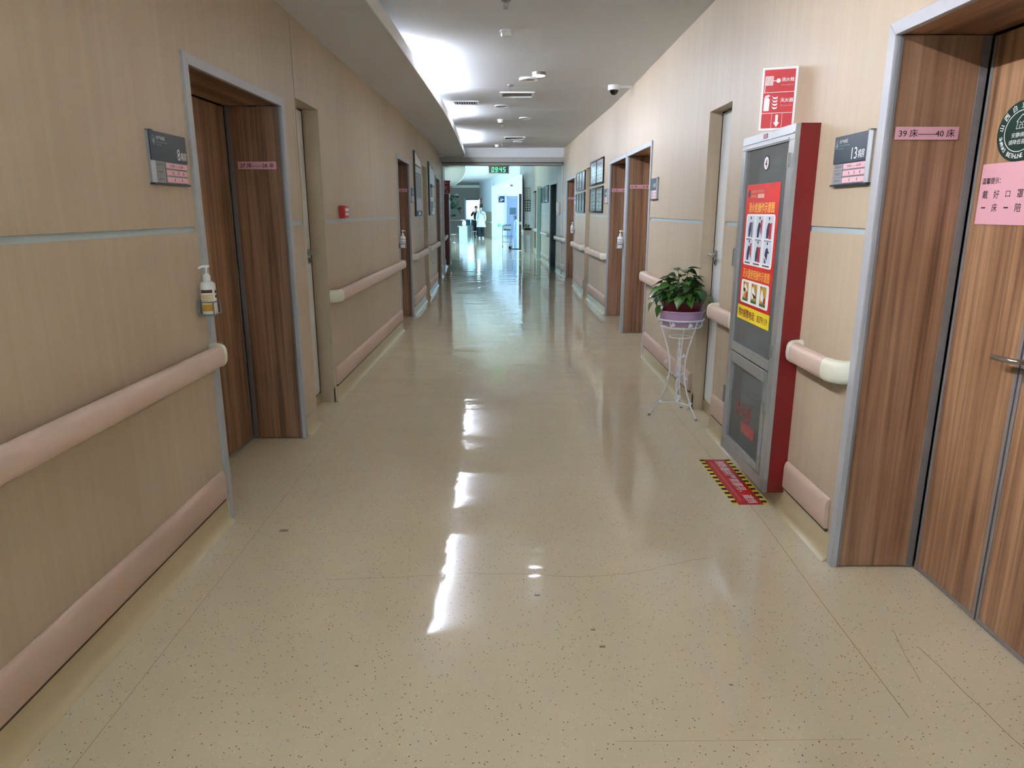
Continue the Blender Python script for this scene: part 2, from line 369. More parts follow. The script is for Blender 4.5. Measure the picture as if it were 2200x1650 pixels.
for a, b in zip(sj, sj[1:]):
    ysx = [a+0.002]+[y for y, _ in SE if a+0.02 < y < b-0.02]+[b-0.002]
    mb = MB()
    for p, q in zip(ysx, ysx[1:]):
        mb.prism([(WX('L', p)-0.05, p), (interp(SE, p)-0.002, p), (interp(SE, q)-0.002, q), (WX('L', q)-0.05, q)], SFZ, SFZ+0.015, 'z')
    mb.build('soffit_board', M_SOFF, so)
    mb = MB()
    for p, q in zip(ysx, ysx[1:]):
        mb.prism([(interp(SE, p)-0.008, p), (interp(SE, p), p), (interp(SE, q), q), (interp(SE, q)-0.008, q)], SFZ-0.002, SFZ+0.098, 'z')
    mb.build('cove_fascia', M_FASC, so)
mb = MB()
for (a, xa), (b, xb) in zip(SE, SE[1:]): mb.prism([(xa-0.30, a), (xa-0.28, a), (xb-0.28, b), (xb-0.30, b)], SFZ+0.015, CZ, 'z')
mb.build('cove_back', M_FASC, so)
# cove tubes that are lit
M_TUBEN = mat('lit_fluorescent_tube_near', (255, 255, 255), 0.3, emit=(248, 249, 255), es=TUBE_N)
M_TUBE = mat('lit_fluorescent_tube', (255, 255, 255), 0.3, emit=(232, 240, 255), es=TUBE_E); M_TCAP = mat('tube_cap', (190, 190, 190), 0.4, 0.5)
tubes = [(-0.7, 'over the viewer'), (0.7, 'over the viewer'), (2.1, 'before the first door')]
tl = [(y0, 1.2) for y0, _ in tubes] + [(6.28, 1.15), (7.50, 1.15), (9.75, 1.15), (12.85, 1.15), (14.1, 0.9)]
desc = ['second back behind the viewer', 'just above the viewer', 'above the near end of the left wall',
        'in the large glow, nearer half', 'in the large glow, farther half', 'in the middle glow', 'in the farthest glow, nearer half', 'in the farthest glow, next to the cross beam']
for (y0, ln), ds in zip(tl, desc):
    t = thing('cove_light_tube', 'fluorescent tube hidden behind the soffit lip, ' + ds, 'light', (0, 0, 0), 0, 'cove light tubes')
    xa, xb = interp(SE, y0)-0.031, interp(SE, y0+ln)-0.031; z = SFZ+0.132
    MB().tube([(xa, y0+0.02, z), (xb, y0+ln-0.02, z)], 0.008, 10).build('tube', M_TUBEN if y0 < 4 else M_TUBE, t, smooth=True)
    for yy, xx in ((y0, xa), (y0+ln, xb)): MB().box(xx-0.012, xx+0.012, yy-0.012 if yy > y0 else yy, yy if yy > y0 else yy+0.012+0.008, SFZ+0.015, z+0.010).build('holder', M_TCAP, t)

# fire shutter beam across the corridor
BY = 16.2
bt = thing('fire_shutter_housing', 'grey roller shutter housing spanning the corridor below the white beam', 'shutter', (0, BY, 0))
xl, xr = -1.50, 1.235
MB().box(xl, xr, 0, 0.32, 2.492, 2.60).build('housing', mat('shutter_grey', (178, 174, 168), 0.55), bt, bevel=0.004)
MB().box(xl+0.01, xr-0.03, 0.012, 0.31, 2.474, 2.492).build('slot', M_BLACK, bt)
MB().box(xl+0.02, xr-0.05, 0.0, 0.32, 2.432, 2.474).build('bottom_bar', mat('shutter_grey2', (150, 146, 140), 0.5), bt, bevel=0.003)
for x in (xl+0.0, xr-0.03): MB().box(x, x+0.03, 0.08, 0.2, 0.0, 2.43).build('guide_rail', mat('shutter_white', (206, 206, 204), 0.5), bt)
tag(MB().box(-1.0, 2.3, BY+0.02, BY+0.3, 2.602, 3.3).build('trim_90', M_WHITE), kind='structure')
tag(MB().box(-2.3, -1.0, BY+0.06, BY+0.3, 2.65, 3.3).build('trim_91', M_WHITE), kind='structure')

# hall beyond the beam: ceiling 3.1 m, curved soffit 2.8 m
lc = structure('ceiling_hall')
for a in range(0, 18):
    y0 = BY+0.3+a*2.0; MB().box(-6, 4.2, y0+0.003, y0+1.997, 3.10, 3.13).build('ceiling_board', mat('hall_ceiling', (222, 226, 230), 0.6), lc)
MB().box(-6, 4.2, BY+0.3, 52.4, 3.13, 3.2).build('backing', mat('ceiling_void', (60, 58, 56), 0.9), lc)
SE2 = [(16.5, -0.98), (19, -1.12), (21, -1.24), (23.0, -1.34), (25, -1.45), (27.0, -1.59), (29.5, -1.8), (32.1, -2.04), (35, -2.36), (38.3, -2.757), (42, -3.2), (44.2, -3.55)]
mb = MB(); fa = MB()
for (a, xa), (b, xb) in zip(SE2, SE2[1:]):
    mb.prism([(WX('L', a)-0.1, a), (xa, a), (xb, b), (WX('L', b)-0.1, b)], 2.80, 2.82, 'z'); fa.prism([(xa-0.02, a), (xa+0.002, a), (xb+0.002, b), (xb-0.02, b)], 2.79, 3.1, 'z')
mb.build('curved_soffit', mat('hall_soffit_shade_grey', (150, 146, 142), 0.75), lc); fa.build('curved_fascia', M_FASC, lc)  # soffit colour darkened so the shade sits in the material
# end wall with the opening to the waiting room, bright curved right wall, lift-hall recess
FY = 44.0
M_FARW = mat('far_wall_paint', (158, 148, 140), 0.6)
fw = MB(); fw.box(-5.6, -2.62, FY, FY+0.15, 0, 3.2); fw.box(-2.62, -1.74, FY, FY+0.15, 2.13, 3.2)
tag(fw.build('wall_far', M_FARW), kind='structure')
MB().box(-5.6, -2.66, FY-0.02, FY-0.001, 0.0, 0.12).build('coved_skirting', M_SKIRT, bpy.data.objects['wall_far'])
MB().box(-5.6, -1.75, FY-0.10, FY-0.002, 2.80, 2.95).build('ceiling_band', M_FASC, bpy.data.objects['wall_far'])
tag(MB().box(-2.68, -2.60, FY-0.04, FY+0.19, 0, 2.15).build('trim_92', mat('pale_blue_frame', (186, 198, 214), 0.4)), kind='structure')
tag(MB().box(-2.66, -1.78, FY-0.012, FY+0.02, 2.075, 2.145).build('trim_93', mat('dark_lintel', (58, 60, 64), 0.5)), kind='structure')
def slab(name, p, q, z0, z1, th, m, parent=None, off=0.0):
    d = (Vector(q)-Vector(p)).normalized(); n = Vector((d.y, -d.x))
    a, b = Vector(p)-n*off, Vector(q)-n*off; c, e = b+n*th, a+n*th
    return MB().prism([tuple(a), tuple(b), tuple(c), tuple(e)], z0, z1, 'z').build(name, m, parent)
A, Bp = (-1.74, 44.0), (-0.87, 38.4)
M_PALE = mat('pale_hall_wall', (222, 226, 232), 0.5)
w = slab('wall_curve', A, Bp, 0, 3.2, -0.15, M_WALL); tag(w, kind='structure')
slab('upper_panel', A, Bp, 1.40, 3.1, 0.012, M_PALE, w, off=0.0)
slab('bumper_board', A, Bp, 0.13, 0.27, 0.025, M_BUMP, w); slab('bumper_board', A, Bp, 0.0, 0.115, 0.015, M_SKIRT, w)
# pilaster, back wall of the lift hall, side and header
tag(MB().box(-0.90, -0.62, 38.30, 38.62, 0, 3.2).build('trim_94', M_PALE, bevel=0.02), kind='structure')
tag(MB().box(-0.62, 2.6, 38.6, 38.75, 0, 3.2).build('wall_hall', M_PALE), kind='structure')
hw = MB(); hw.box(2.6, 2.75, 26.0, 38.75, 0, 0.7); hw.box(2.6, 2.75, 26.0, 38.75, 2.75, 3.2)
for a, b in ((26.0, 26.4), (31.4, 32.4), (37.6, 38.75)): hw.box(2.6, 2.75, a, b, 0.7, 2.75)
tag(hw.build('wall_hall_side', M_PALE), kind='structure')
for i, (a, b) in enumerate(((26.4, 31.4), (32.4, 37.6))):
    s = structure('window_%d' % (i+6), (2.64, (a+b)/2, 0))
    h = (b-a)/2
    for yy in (-h+0.03, 0, h-0.03): MB().box(-0.03, 0.03, yy-0.03, yy+0.03, 0.7, 2.75).build('window_frame', M_WPLA, s)
    MB().box(-0.003, 0.003, -h, h, 0.7, 2.75).build('pane', M_PANE, s)
    area('hall_daylight', (3.0, (a+b)/2, 1.75), (0, PI/2, 0), 2.0, b-a, P_HALL, DAY)
tag(MB().box(0.52, 2.75, 26.0, 26.15, 0, 3.2).build('wall_hall_near', M_PALE), kind='structure')
hd = slab('trim_95', (-0.75, 38.4), (0.54, 26.1), 2.70, 3.15, 0.12, M_PALE); tag(hd, kind='structure')
# waiting room behind the opening
wr = MB(); wr.box(-6, -2.9, 50.8, 50.95, 0, 3.2); wr.box(-1.0, 2.0, 50.8, 50.95, 0, 3.2); wr.box(-2.9, -1.0, 50.8, 50.95, 0, 0.75); wr.box(-2.9, -1.0, 50.8, 50.95, 2.6, 3.2)
wr.box(-6.1, -5.95, FY, 51, 0, 3.2); wr.box(1.9, 2.05, 38.7, 51, 0, 3.2); wr.box(-1.74, 1.95, FY, FY+0.12, 0, 3.2)
tag(wr.build('wall_waiting_room', M_PALE), kind='structure')
s = structure('window_10', (-1.95, 50.85, 0))
for x in (-0.93, -0.31, 0.31, 0.93): MB().box(x-0.025, x+0.025, -0.03, 0.03, 0.75, 2.6).build('window_frame', M_WPLA, s)
for a, b in ((-0.9, -0.34), (-0.28, 0.28), (0.34, 0.9)): MB().box(a, b, -0.003, 0.003, 0.75, 2.6).build('pane', M_PANE, s)
area('waiting_room_daylight', (-1.95, 51.4, 1.7), (PI/2, 0, PI), 1.9, 1.85, P_FAR, (0.7, 0.9, 1.0)).rotation_euler = (-PI/2, 0, 0)

# ------------------------------------------------------------------ doors
def mitred(mb, pts, y0, y1): return mb.prism(pts, y0, y1, 'y')
ndoor = [0]
def lever(parent, x, z, y, dirn, reach=0.13):
    h = MB().lathe([(0.0, 0), (0.026, 0), (0.026, 0.008), (0.0, 0.009)], 18).xf(Matrix.Translation((x, y, z)) @ Matrix.Rotation(PI/2, 4, 'X'))
    h.tube([(x, y-0.004, z), (x, y-0.045, z), (x+dirn*0.012, y-0.058, z), (x+dirn*0.03, y-0.06, z), (x+dirn*reach, y-0.06, z-0.004)], 0.0095, 10)
    o = h.build('handle', M_STEEL, parent, smooth=True)
    k = MB().lathe([(0.0, 0), (0.024, 0), (0.024, 0.008), (0.0, 0.009)], 18).xf(Matrix.Translation((x, y, z-0.058)) @ Matrix.Rotation(PI/2, 4, 'X'))
    k.build('lock_rose', M_STEEL, parent, smooth=True)
    MB().box(x-0.005, x+0.005, y-0.012, y-0.008, z-0.072, z-0.046).build('keyhole', M_BLACK, parent)
def ward_door(side, y0, y1, h, d=0.325, narrow=0.40, leaf_m=None, jamb_m=None, head_m=None):
    ndoor[0] += 1; yc = (y0+y1)/2; w = y1-y0; f = 1 if side == 'L' else -1
    a, b = WX(side, y0), WX(side, y1); s_ = (b-a)/w
    rz = math.atan2(1, s_) if side == 'L' else math.atan2(-1, -s_)
    D = structure('door_%d' % ndoor[0], ((a+b)/2, yc, 0), rz)
    leaf_m = leaf_m or M_WOOD; jamb_m = jamb_m or M_WOODJ; head_m = head_m or M_WOODH
    H = w/2; fw_ = 0.046; I = H-fw_
    for sg in (-1, 1):
        mitred(MB(), [(sg*H, 0), (sg*I, 0), (sg*I, h-fw_), (sg*H, h)], -0.013, 0.010).build('frame_post', M_ALU, D, bevel=0.0015, seg=1)
        jx = sg*(I+0.003)
        MB().box(min(jx, jx+sg*0.04), max(jx, jx+sg*0.04), 0.010, d, 0.006, h-fw_).build('jamb_panel', jamb_m, D)
        e = sg*I; MB().box(min(e-sg*0.001, e+sg*0.02), max(e-sg*0.001, e+sg*0.02), d-0.026, d+0.002, 0.004, h-fw_-0.002).build('jamb_trim', M_TRIMG, D)
        e2 = sg*(I-0.002); MB().box(min(e2, e2+sg*0.02), max(e2, e2+sg*0.02), 0.009, 0.018, 0.004, h-fw_-0.002).build('jamb_trim', M_TRIMG, D)
    mitred(MB(), [(-H, h), (H, h), (I, h-fw_), (-I, h-fw_)], -0.013, 0.010).build('frame_head', M_ALU, D, bevel=0.0015, seg=1)
    MB().box(-I-0.003, I+0.003, 0.010, d, h-fw_+0.003, h-0.004).build('head_panel', head_m, D)
    MB().box(-H-0.02, H+0.02, d+0.05, d+0.07, 0, h).build('door_back', M_BLACK, D)
    MB().box(-I-0.003, I+0.003, 0.035, d+0.05, 0.0005, 0.005).build('threshold', M_BLACK, D) if False else None
    xs = f*(I-0.014); xm = f*(I-narrow)
    def leaf(xa, xb):
        lo, hi = min(xa, xb), max(xa, xb)
        L_ = MB().box(lo, hi, d+0.006, d+0.045, 0.022, h-fw_-0.006).build('leaf', leaf_m, D)
        MB().box(lo, lo+0.014, d+0.0035, d+0.044, 0.022, h-fw_-0.006).build('edge_trim', M_TRIMG, L_); MB().box(hi-0.014, hi, d+0.0035, d+0.044, 0.022, h-fw_-0.006).build('edge_trim', M_TRIMG, L_)
        MB().box(lo, hi, d+0.004, d+0.04, 0.006, 0.022).build('kick_trim', M_TRIMG, L_)
        return L_
    leaf(xs, xm+f*0.004); L2 = leaf(xm-f*0.004, -f*(I-0.014))
    lever(L2, xm-f*0.05, 0.975, d+0.006, f, 0.105)
    return D
def shaft_door(side, y0, y1, h, d, m, name_part='leaf'):
    ndoor[0] += 1; yc = (y0+y1)/2; w = y1-y0; f = 1 if side == 'L' else -1
    a, b = WX(side, y0), WX(side, y1); s_ = (b-a)/w
    rz = math.atan2(1, s_) if side == 'L' else math.atan2(-1, -s_)
    D = structure('door_%d' % ndoor[0], ((a+b)/2, yc, 0), rz)
    H = w/2
    MB().box(-H-0.03, H+0.03, d+0.04, d+0.16, 0, h+0.03).build('door_back', M_BLACK, D)
    L_ = MB().box(-H+0.012, H-0.012, d, d+0.04, 0.09, h-0.012).build('leaf', m, D)
    MB().box(-H, H, d-0.004, d+0.04, 0.0, 0.082).build('sill', M_SKIRT, D)
    MB().box(-H, -H+0.01, d-0.002, d+0.04, 0.08, h).build('stop', M_BLACK, D); MB().box(H-0.01, H, d-0.002, d+0.04, 0.08, h).build('stop', M_BLACK, D)
    lever(L_, f*(H-0.075), 1.155, d, -f, 0.12)
    return D
ward_door('L', *OPEN_L[0][:2], 2.09, narrow=0.60)
shaft_door('L', *OPEN_L[1][:2], 2.14, 0.115, M_WHITE)
ward_door('L', *OPEN_L[2][:2], 2.10)
shaft_door('L', *OPEN_L[3][:2], 2.14, 0.10, M_WALL)
ward_door('L', *OPEN_L[4][:2], 2.12)
ward_door('R', *OPEN_R[0][:2], 2.09)
shaft_door('R', *OPEN_R[1][:2], 2.10, 0.088, M_WHITE)
ward_door('R', *OPEN_R[2][:2], 2.10)
ward_door('R', *OPEN_R[3][:2], 2.10)
shaft_door('R', *OPEN_R[4][:2], 2.14, 0.10, M_WALL)
ward_door('R', *OPEN_R[5][:2], 2.11)
ward_door('R', *OPEN_R[6][:2], 2.13, leaf_m=M_DKGREEN, jamb_m=M_DKGREEN, head_m=M_DKGREEN)

# ================================================================== THINGS ON THE WALLS
def oval(cx, cz, a, b, n=16):
    pts = []
    for k in range(n):
        t = 2*PI*k/n; c, s = math.cos(t), math.sin(t); e = 0.75
        pts.append((cx + a*math.copysign(abs(c)**e, c), cz + b*math.copysign(abs(s)**e, s)))
    return pts
def handrail(side, y0, y1, label, z=0.82, nb=None):
    P, Q = (WX(side, y0), y0), (WX(side, y1), y1)
    return rail_between(*((P, Q) if side == 'L' else (Q, P)), label, z, nb)
def rail_between(P, Q, label, z=0.82, nb=None):
    ln = math.hypot(Q[0]-P[0], Q[1]-P[1]); rz = math.atan2(Q[1]-P[1], Q[0]-P[0])
    T = thing('handrail', label, 'handrail', ((P[0]+Q[0])/2, (P[1]+Q[1])/2, z), rz, 'pink corridor handrails')
    H = ln/2; R = 0.056; ca, cb = 0.030, 0.047
    pr = oval(0, 0, ca, cb)
    MB().loft([[(x, -R+p[0], p[1]) for p in pr] for x in (-H+R+0.012, H-R-0.012)]).build('rail', M_RAIL, T, smooth=True)
    for sg in (-1, 1):
        rings = [[(sg*(H-R-0.012), -R+p[0]*1.03, p[1]*1.03) for p in pr]]
        for k in range(0, 7):
            t = k/6*PI/2; rad = [(R+p[0]*-1.03) for p in pr]
            rings.append([(sg*(H-R)+sg*rd*math.sin(t)*1.0, -rd*math.cos(t), p[1]*1.03) for rd, p in zip(rad, pr)])
        MB().loft(rings).build('end_cap', M_IVORY, T, smooth=True)
    nb = nb if nb is not None else max(2, int(ln/0.75))
    for i in range(nb):
        x = -H+0.2+(ln-0.4)*i/max(1, nb-1)
        br = MB().tube([(x, 0.0, -0.022), (x, -0.045, -0.025)], 0.014, 8); br.lathe([(0.0, -0.06), (0.009, -0.058), (0.011, -0.045), (0.007, -0.03)], 8, (x, -0.040, 0)); br.box(x-0.02, x+0.02, -0.004, 0.0, -0.045, 0.02)
        br.build('bracket', M_IVORY, T, smooth=True)
    return T
handrail('L', -4.5, 3.12, 'long pink handrail on the left wall, nearest the viewer', nb=12)
handrail('L', 5.29, 8.62, 'pink handrail on the left wall below the red alarm box', nb=4)
handrail('L', 9.88, 11.5, 'short pink handrail on the left wall under the tall printed notice board', nb=2)
handrail('L', 12.12, 14.02, 'pink handrail on the left wall under the board of pinned papers', nb=2)
handrail('L', 16.45, 17.95, 'pink handrail on the left wall just before the red hydrant cabinet', nb=2)
handrail('R', 2.715, 3.19, 'very short pink handrail between the fire cabinet and room 13 door', nb=2)
handrail('R', 3.96, 4.53, 'short pink handrail between the fire cabinet and the white shaft door', nb=2)
handrail('R', 5.33, 7.0, 'pink handrail on the right wall behind the potted plant', nb=2)
handrail('R', 9.93, 11.72, 'pink handrail on the right wall under the two-pane glazed frames', nb=2)
handrail('R', 12.33, 13.97, 'pink handrail on the right wall under the three-pane glazed frames', nb=2)
handrail('R', 15.7, 17.25, 'pink handrail on the right wall just before the dark green door', nb=2)
handrail('R', 18.75, 20.9, 'pink handrail on the right wall between dark green door and glass door', nb=2)
handrail('R', 22.2, 24.3, 'pink handrail on the right wall past the glass door', nb=2)

# room number plates
def room_sign(side, y, z, num, beds, label, detail=True, strip=1):
    loc, rz = frame(side, y, z); T = thing('room_sign', label, 'sign', loc, rz, 'room number plates beside the ward doors')
    w, h = 0.30, 0.188; X = w/2; Z = h/2
    MB().box(-X, X, -0.010, 0, -Z, Z).build('backplate', M_GREYP, T, bevel=0.001, seg=1)
    MB().box(-X, X-0.022 if strip > 0 else X, -0.015, -0.0101, -Z+0.082, Z).build('navy_panel', M_NAVY, T, bevel=0.001, seg=1)
    sx = X-0.012 if strip > 0 else -X+0.012
    pr = [(sx-0.012+0.024*k/6, -0.010-0.011*math.sin(PI*k/6)) for k in range(7)]
    MB().prism(pr, -Z, Z if strip > 0 else -Z+0.08, 'z').build('side_strip', M_ALU, T, smooth=True)
    MB().box(-X-0.003, X+0.003, -0.018, 0, -Z-0.007, -Z).build('bottom_edge', M_NAVY, T); MB().box(X-0.02 if strip > 0 else -X, X+0.003 if strip > 0 else -X+0.02, -0.020, 0, Z, Z+0.003).build('top_edge', M_NAVY, T)
    x0 = -X+0.006 if strip > 0 else -X+0.03; xc0 = x0+0.085; xc1 = X-0.03 if strip > 0 else X-0.006
    for r in range(3):
        zc = -Z+0.068-r*0.0265
        MB().box(xc0, xc1, -0.0125, -0.0101, zc-0.010, zc+0.010).build('paper_card', mat('pink_card', (240, 190, 200), 0.6), T)
        if detail: MB().box(x0, xc1, -0.0118, -0.0101, zc-0.0138, zc-0.0128).build('divider', M_GREY, T)
    if detail:
        MB().box(xc0-0.006, xc0-0.004, -0.0118, -0.0101, -Z+0.004, -Z+0.08).build('divider', M_GREY, T)
        for r, (t1, t2) in enumerate((('病床号码', beds), ('主管医生', None), ('主管护士', None))):
            zc = -Z+0.068-r*0.0265
            text(T, t1, (x0+xc0)/2-0.004, zc, -0.0106, M_GREY if False else mat('dark_grey_ink', (70, 66, 72), 0.6), h=0.010, w=0.052)
            if t2: text(T, t2, (xc0+xc1)/2, zc, -0.0128, M_INK, h=0.0115, w=0.115)
        for r, xs in ((1, (0.3, 0.55, 0.8)), (2, (0.35, 0.7))):      # smudged, unreadable names
            zc = -Z+0.068-r*0.0265
            for q in xs:
                x = xc0+(xc1-xc0)*q; nmk = MB().box(x-0.0042, x+0.0042, -0.0128, -0.0124, zc+0.0030, zc+0.0044).box(x-0.0034, x+0.0034, -0.0128, -0.0124, zc-0.0006, zc+0.0008).box(x-0.0046, x+0.0046, -0.0128, -0.0124, zc-0.0046, zc-0.0032).box(x-0.0008, x+0.0008, -0.0129, -0.0125, zc-0.0050, zc+0.0052); nmk.build('blurred_name', mat('name_ink', (60, 30, 40), 0.7), T)
        ex = -X+0.022 if strip > 0 else -X+0.03
        e = MB()
        for k in range(20):
            t0, t1 = 2*PI*k/20, 2*PI*(k+1)/20
            e.add([(ex+r*math.cos(t), -0.0153, 0.062+1.25*r*math.sin(t)) for r, t in ((0.014, t0), (0.014, t1), (0.0125, t1), (0.0125, t0))], [(0, 1, 2, 3)])
        e.add([(ex, -0.0153, 0.074), (ex-0.008, -0.0153, 0.056), (ex, -0.0153, 0.050), (ex+0.008, -0.0153, 0.056)], [(0, 1, 2, 3)])
        e.build('emblem', mat('pale_ink', (150, 170, 180), 0.6), T)
        tx = ex+0.02
        text(T, '妇产科病区', tx+0.037, 0.072, -0.0153, M_WINK, h=0.0145, w=0.070)
        text(T, 'Obstetrics & Gynecology', tx+0.045, 0.056, -0.0153, mat('pale_ink', (150, 170, 180), 0.6), h=0.0075, w=0.088)
        text(T, 'Dept. Zone', tx+0.021, 0.045, -0.0153, mat('pale_ink', (150, 170, 180), 0.6), h=0.0075, w=0.038)
        nx = X-0.095 if strip > 0 else X-0.062
        wn = 0.045 if len(num) > 1 else 0.024
        text(T, num, nx-wn/2-0.004 if len(num) > 1 else nx-0.012, 0.020, -0.0153, M_WINK, h=0.044, w=wn, bold=0.004)
        text(T, '病房', nx+0.030, 0.016, -0.0153, M_WINK, h=0.032, w=0.050, bold=0.008)
    else:
        text(T, num+'病房', 0.02, 0.03, -0.0153, M_WINK, h=0.04, w=0.13)
    return T
room_sign('L', 2.895, 1.648, '8', '27床——28床', 'navy and grey room sign reading 8, left wall beside the first wooden door', strip=-1)
room_sign('R', 2.875, 1.648, '13', '39床——40床', 'navy and grey room sign reading 13, right wall beside the nearest door')
room_sign('L', 10.10, 1.66, '7', '', 'small room sign on the left wall beside the tall printed notice board', False, -1)
room_sign('R', 6.78, 1.65, '14', '', 'room sign on the right wall before the beds 41 to 42 door', False)
room_sign('R', 10.10, 1.65, '15', '', 'room sign on the right wall on the far side of the 43 bed door', False)
room_sign('R', 13.83, 1.65, '16', '', 'small room sign on the right wall before the farthest wooden door', False)

# pink bed-number strips on the door jambs (they face down the corridor)
def bed_label(side, y_far, txt, label, z=1.718, w=0.228, h=0.044, d=0.325, xoff=0.0):
    f = 1 if side == 'R' else -1
    x = WX(side, y_far) + f*(0.028+w/2+xoff)
    T = thing('bed_number_label', label, 'label', (x, y_far-0.0465, z), 0, 'pink bed number strips on the door jambs')
    MB().box(-w/2, w/2, -0.0012, 0, -h/2, h/2).build('paper', M_PINKP, T)
    if txt: text(T, txt, 0, 0, -0.0016, M_INK, h=0.027, w=w*0.88, bold=0.006)
    return T
bed_label('L', 4.41, '27 床——28 床', 'pink strip reading beds 27 to 28 on the left door jamb', z=1.712, xoff=0.018)
bed_label('R', 2.69, '39 床——40 床', 'pink strip reading beds 39 to 40 on the nearest right door jamb', z=1.72)
bed_label('R', 8.46, '41 床——42 床', 'pink strip reading beds 41 to 42 on a right door jamb', z=1.72)
bed_label('R', 9.90, '43 床——44 床', 'pink strip reading beds 43 to 44, partly behind the door frame', z=1.72)
bed_label('L', 9.86, '25 床——26 床', 'pink strip on the second wooden door jamb of the left wall', z=1.72)
bed_label('R', 15.65, '45床——46床', 'small pink strip on the farthest wooden door jamb of the right wall', z=1.71)

# emblem and notice on the narrow leaf of the nearest right door
D6x = WX('R', 2.04)
def on_leaf(y, z):                      # front face of the leaf of the first right door
    return (D6x+0.3295, y, z), -PI/2
loc, rz = on_leaf(2.425, 1.706)
T = thing('hospital_emblem', 'round dark green emblem with white lettering on the nearest right door', 'emblem', loc, rz)
def ring(mb, r0, r1, y, n=48):
    for k in range(n):
        a, b = 2*PI*k/n, 2*PI*(k+1)/n
        mb.add([(r*math.cos(t), y, r*math.sin(t)) for r, t in ((r0, a), (r0, b), (r1, b), (r1, a))], [(0, 1, 2, 3)])
    return mb
MB().prism([(0.113*math.cos(2*PI*k/48), 0.097*math.sin(2*PI*k/48)) for k in range(48)], -0.002, 0, 'y').build('disc', M_DGREEN, T)
o = ring(MB(), 0.064, 0.0665, -0.0024); o.v = [(v[0]*1.16, v[1], v[2]) for v in o.v]; o.build('ring_line', M_WINK, T)
for i, ch in enumerate('山西白求恩医院'):
    t = math.radians(168 - i*26); text(T, ch, 0.095*math.cos(t), 0.081*math.sin(t), -0.0024, M_WINK, h=0.021, bold=0.008, rot=t-PI/2)
for i, ch in enumerate('SHANXI BETHUNE HOSPITAL'):
    if ch == ' ': continue
    t = math.radians(192 + i*7.1); text(T, ch, 0.093*math.cos(t), 0.080*math.sin(t), -0.0024, M_WINK, h=0.0145, bold=0.012, rot=t+PI/2)
hs = MB().tube([(-0.022, -0.0025, 0.008), (-0.017, -0.0025, 0.030), (-0.024, -0.0025, 0.030), (0.0, -0.0025, 0.052), (0.012, -0.0025, 0.043), (0.014, -0.0025, 0.052), (0.019, -0.0025, 0.050), (0.018, -0.0025, 0.036), (0.024, -0.0025, 0.030), (0.018, -0.0025, 0.028), (0.021, -0.0025, 0.008)], 0.0014, 5, closed=True)
hs.tube([(-0.007, -0.0025, 0.009), (-0.007, -0.0025, 0.020), (0.006, -0.0025, 0.020), (0.006, -0.0025, 0.009)], 0.001, 5)
hs.tube([(-0.009, -0.0025, 0.030), (-0.003, -0.0025, 0.025), (0.004, -0.0025, 0.025), (0.009, -0.0025, 0.030)], 0.001, 5)
hs.build('house_drawing', M_WINK, T)
text(T, '安静病房', 0.0, -0.012, -0.0024, M_WINK, h=0.016, w=0.078, bold=0.004, italic=0.12); text(T, '请降低音量', 0.0, -0.034, -0.0024, M_WINK, h=0.016, w=0.098, bold=0.004, italic=0.12)
loc, rz = on_leaf(2.442, 1.506)
T = thing('door_notice', 'pink paper notice with black Chinese writing below the green emblem', 'notice', loc, rz)
MB().box(-0.145, 0.145, -0.0012, 0, -0.103, 0.103).build('paper', M_PINKP, T)
text(T, '温馨提示：', -0.088, 0.045, -0.0016, M_INK, h=0.021, w=0.095, bold=0.010)
for i, ch in enumerate('戴好口罩'): text(T, ch, -0.110+i*0.058, -0.001, -0.0016, M_INK, h=0.028 if ch != '口' else 0.020, w=0.028 if ch != '口' else 0.022, bold=0.006)
for i, ch in enumerate('一床一陪'):
    if ch == '一': text(T, ch, -0.110+i*0.058, -0.046, -0.0016, M_INK, h=0.004, w=0.022, bold=0.006)
    else: text(T, ch, -0.110+i*0.058, -0.046, -0.0016, M_INK, h=0.029, w=0.028, bold=0.006)

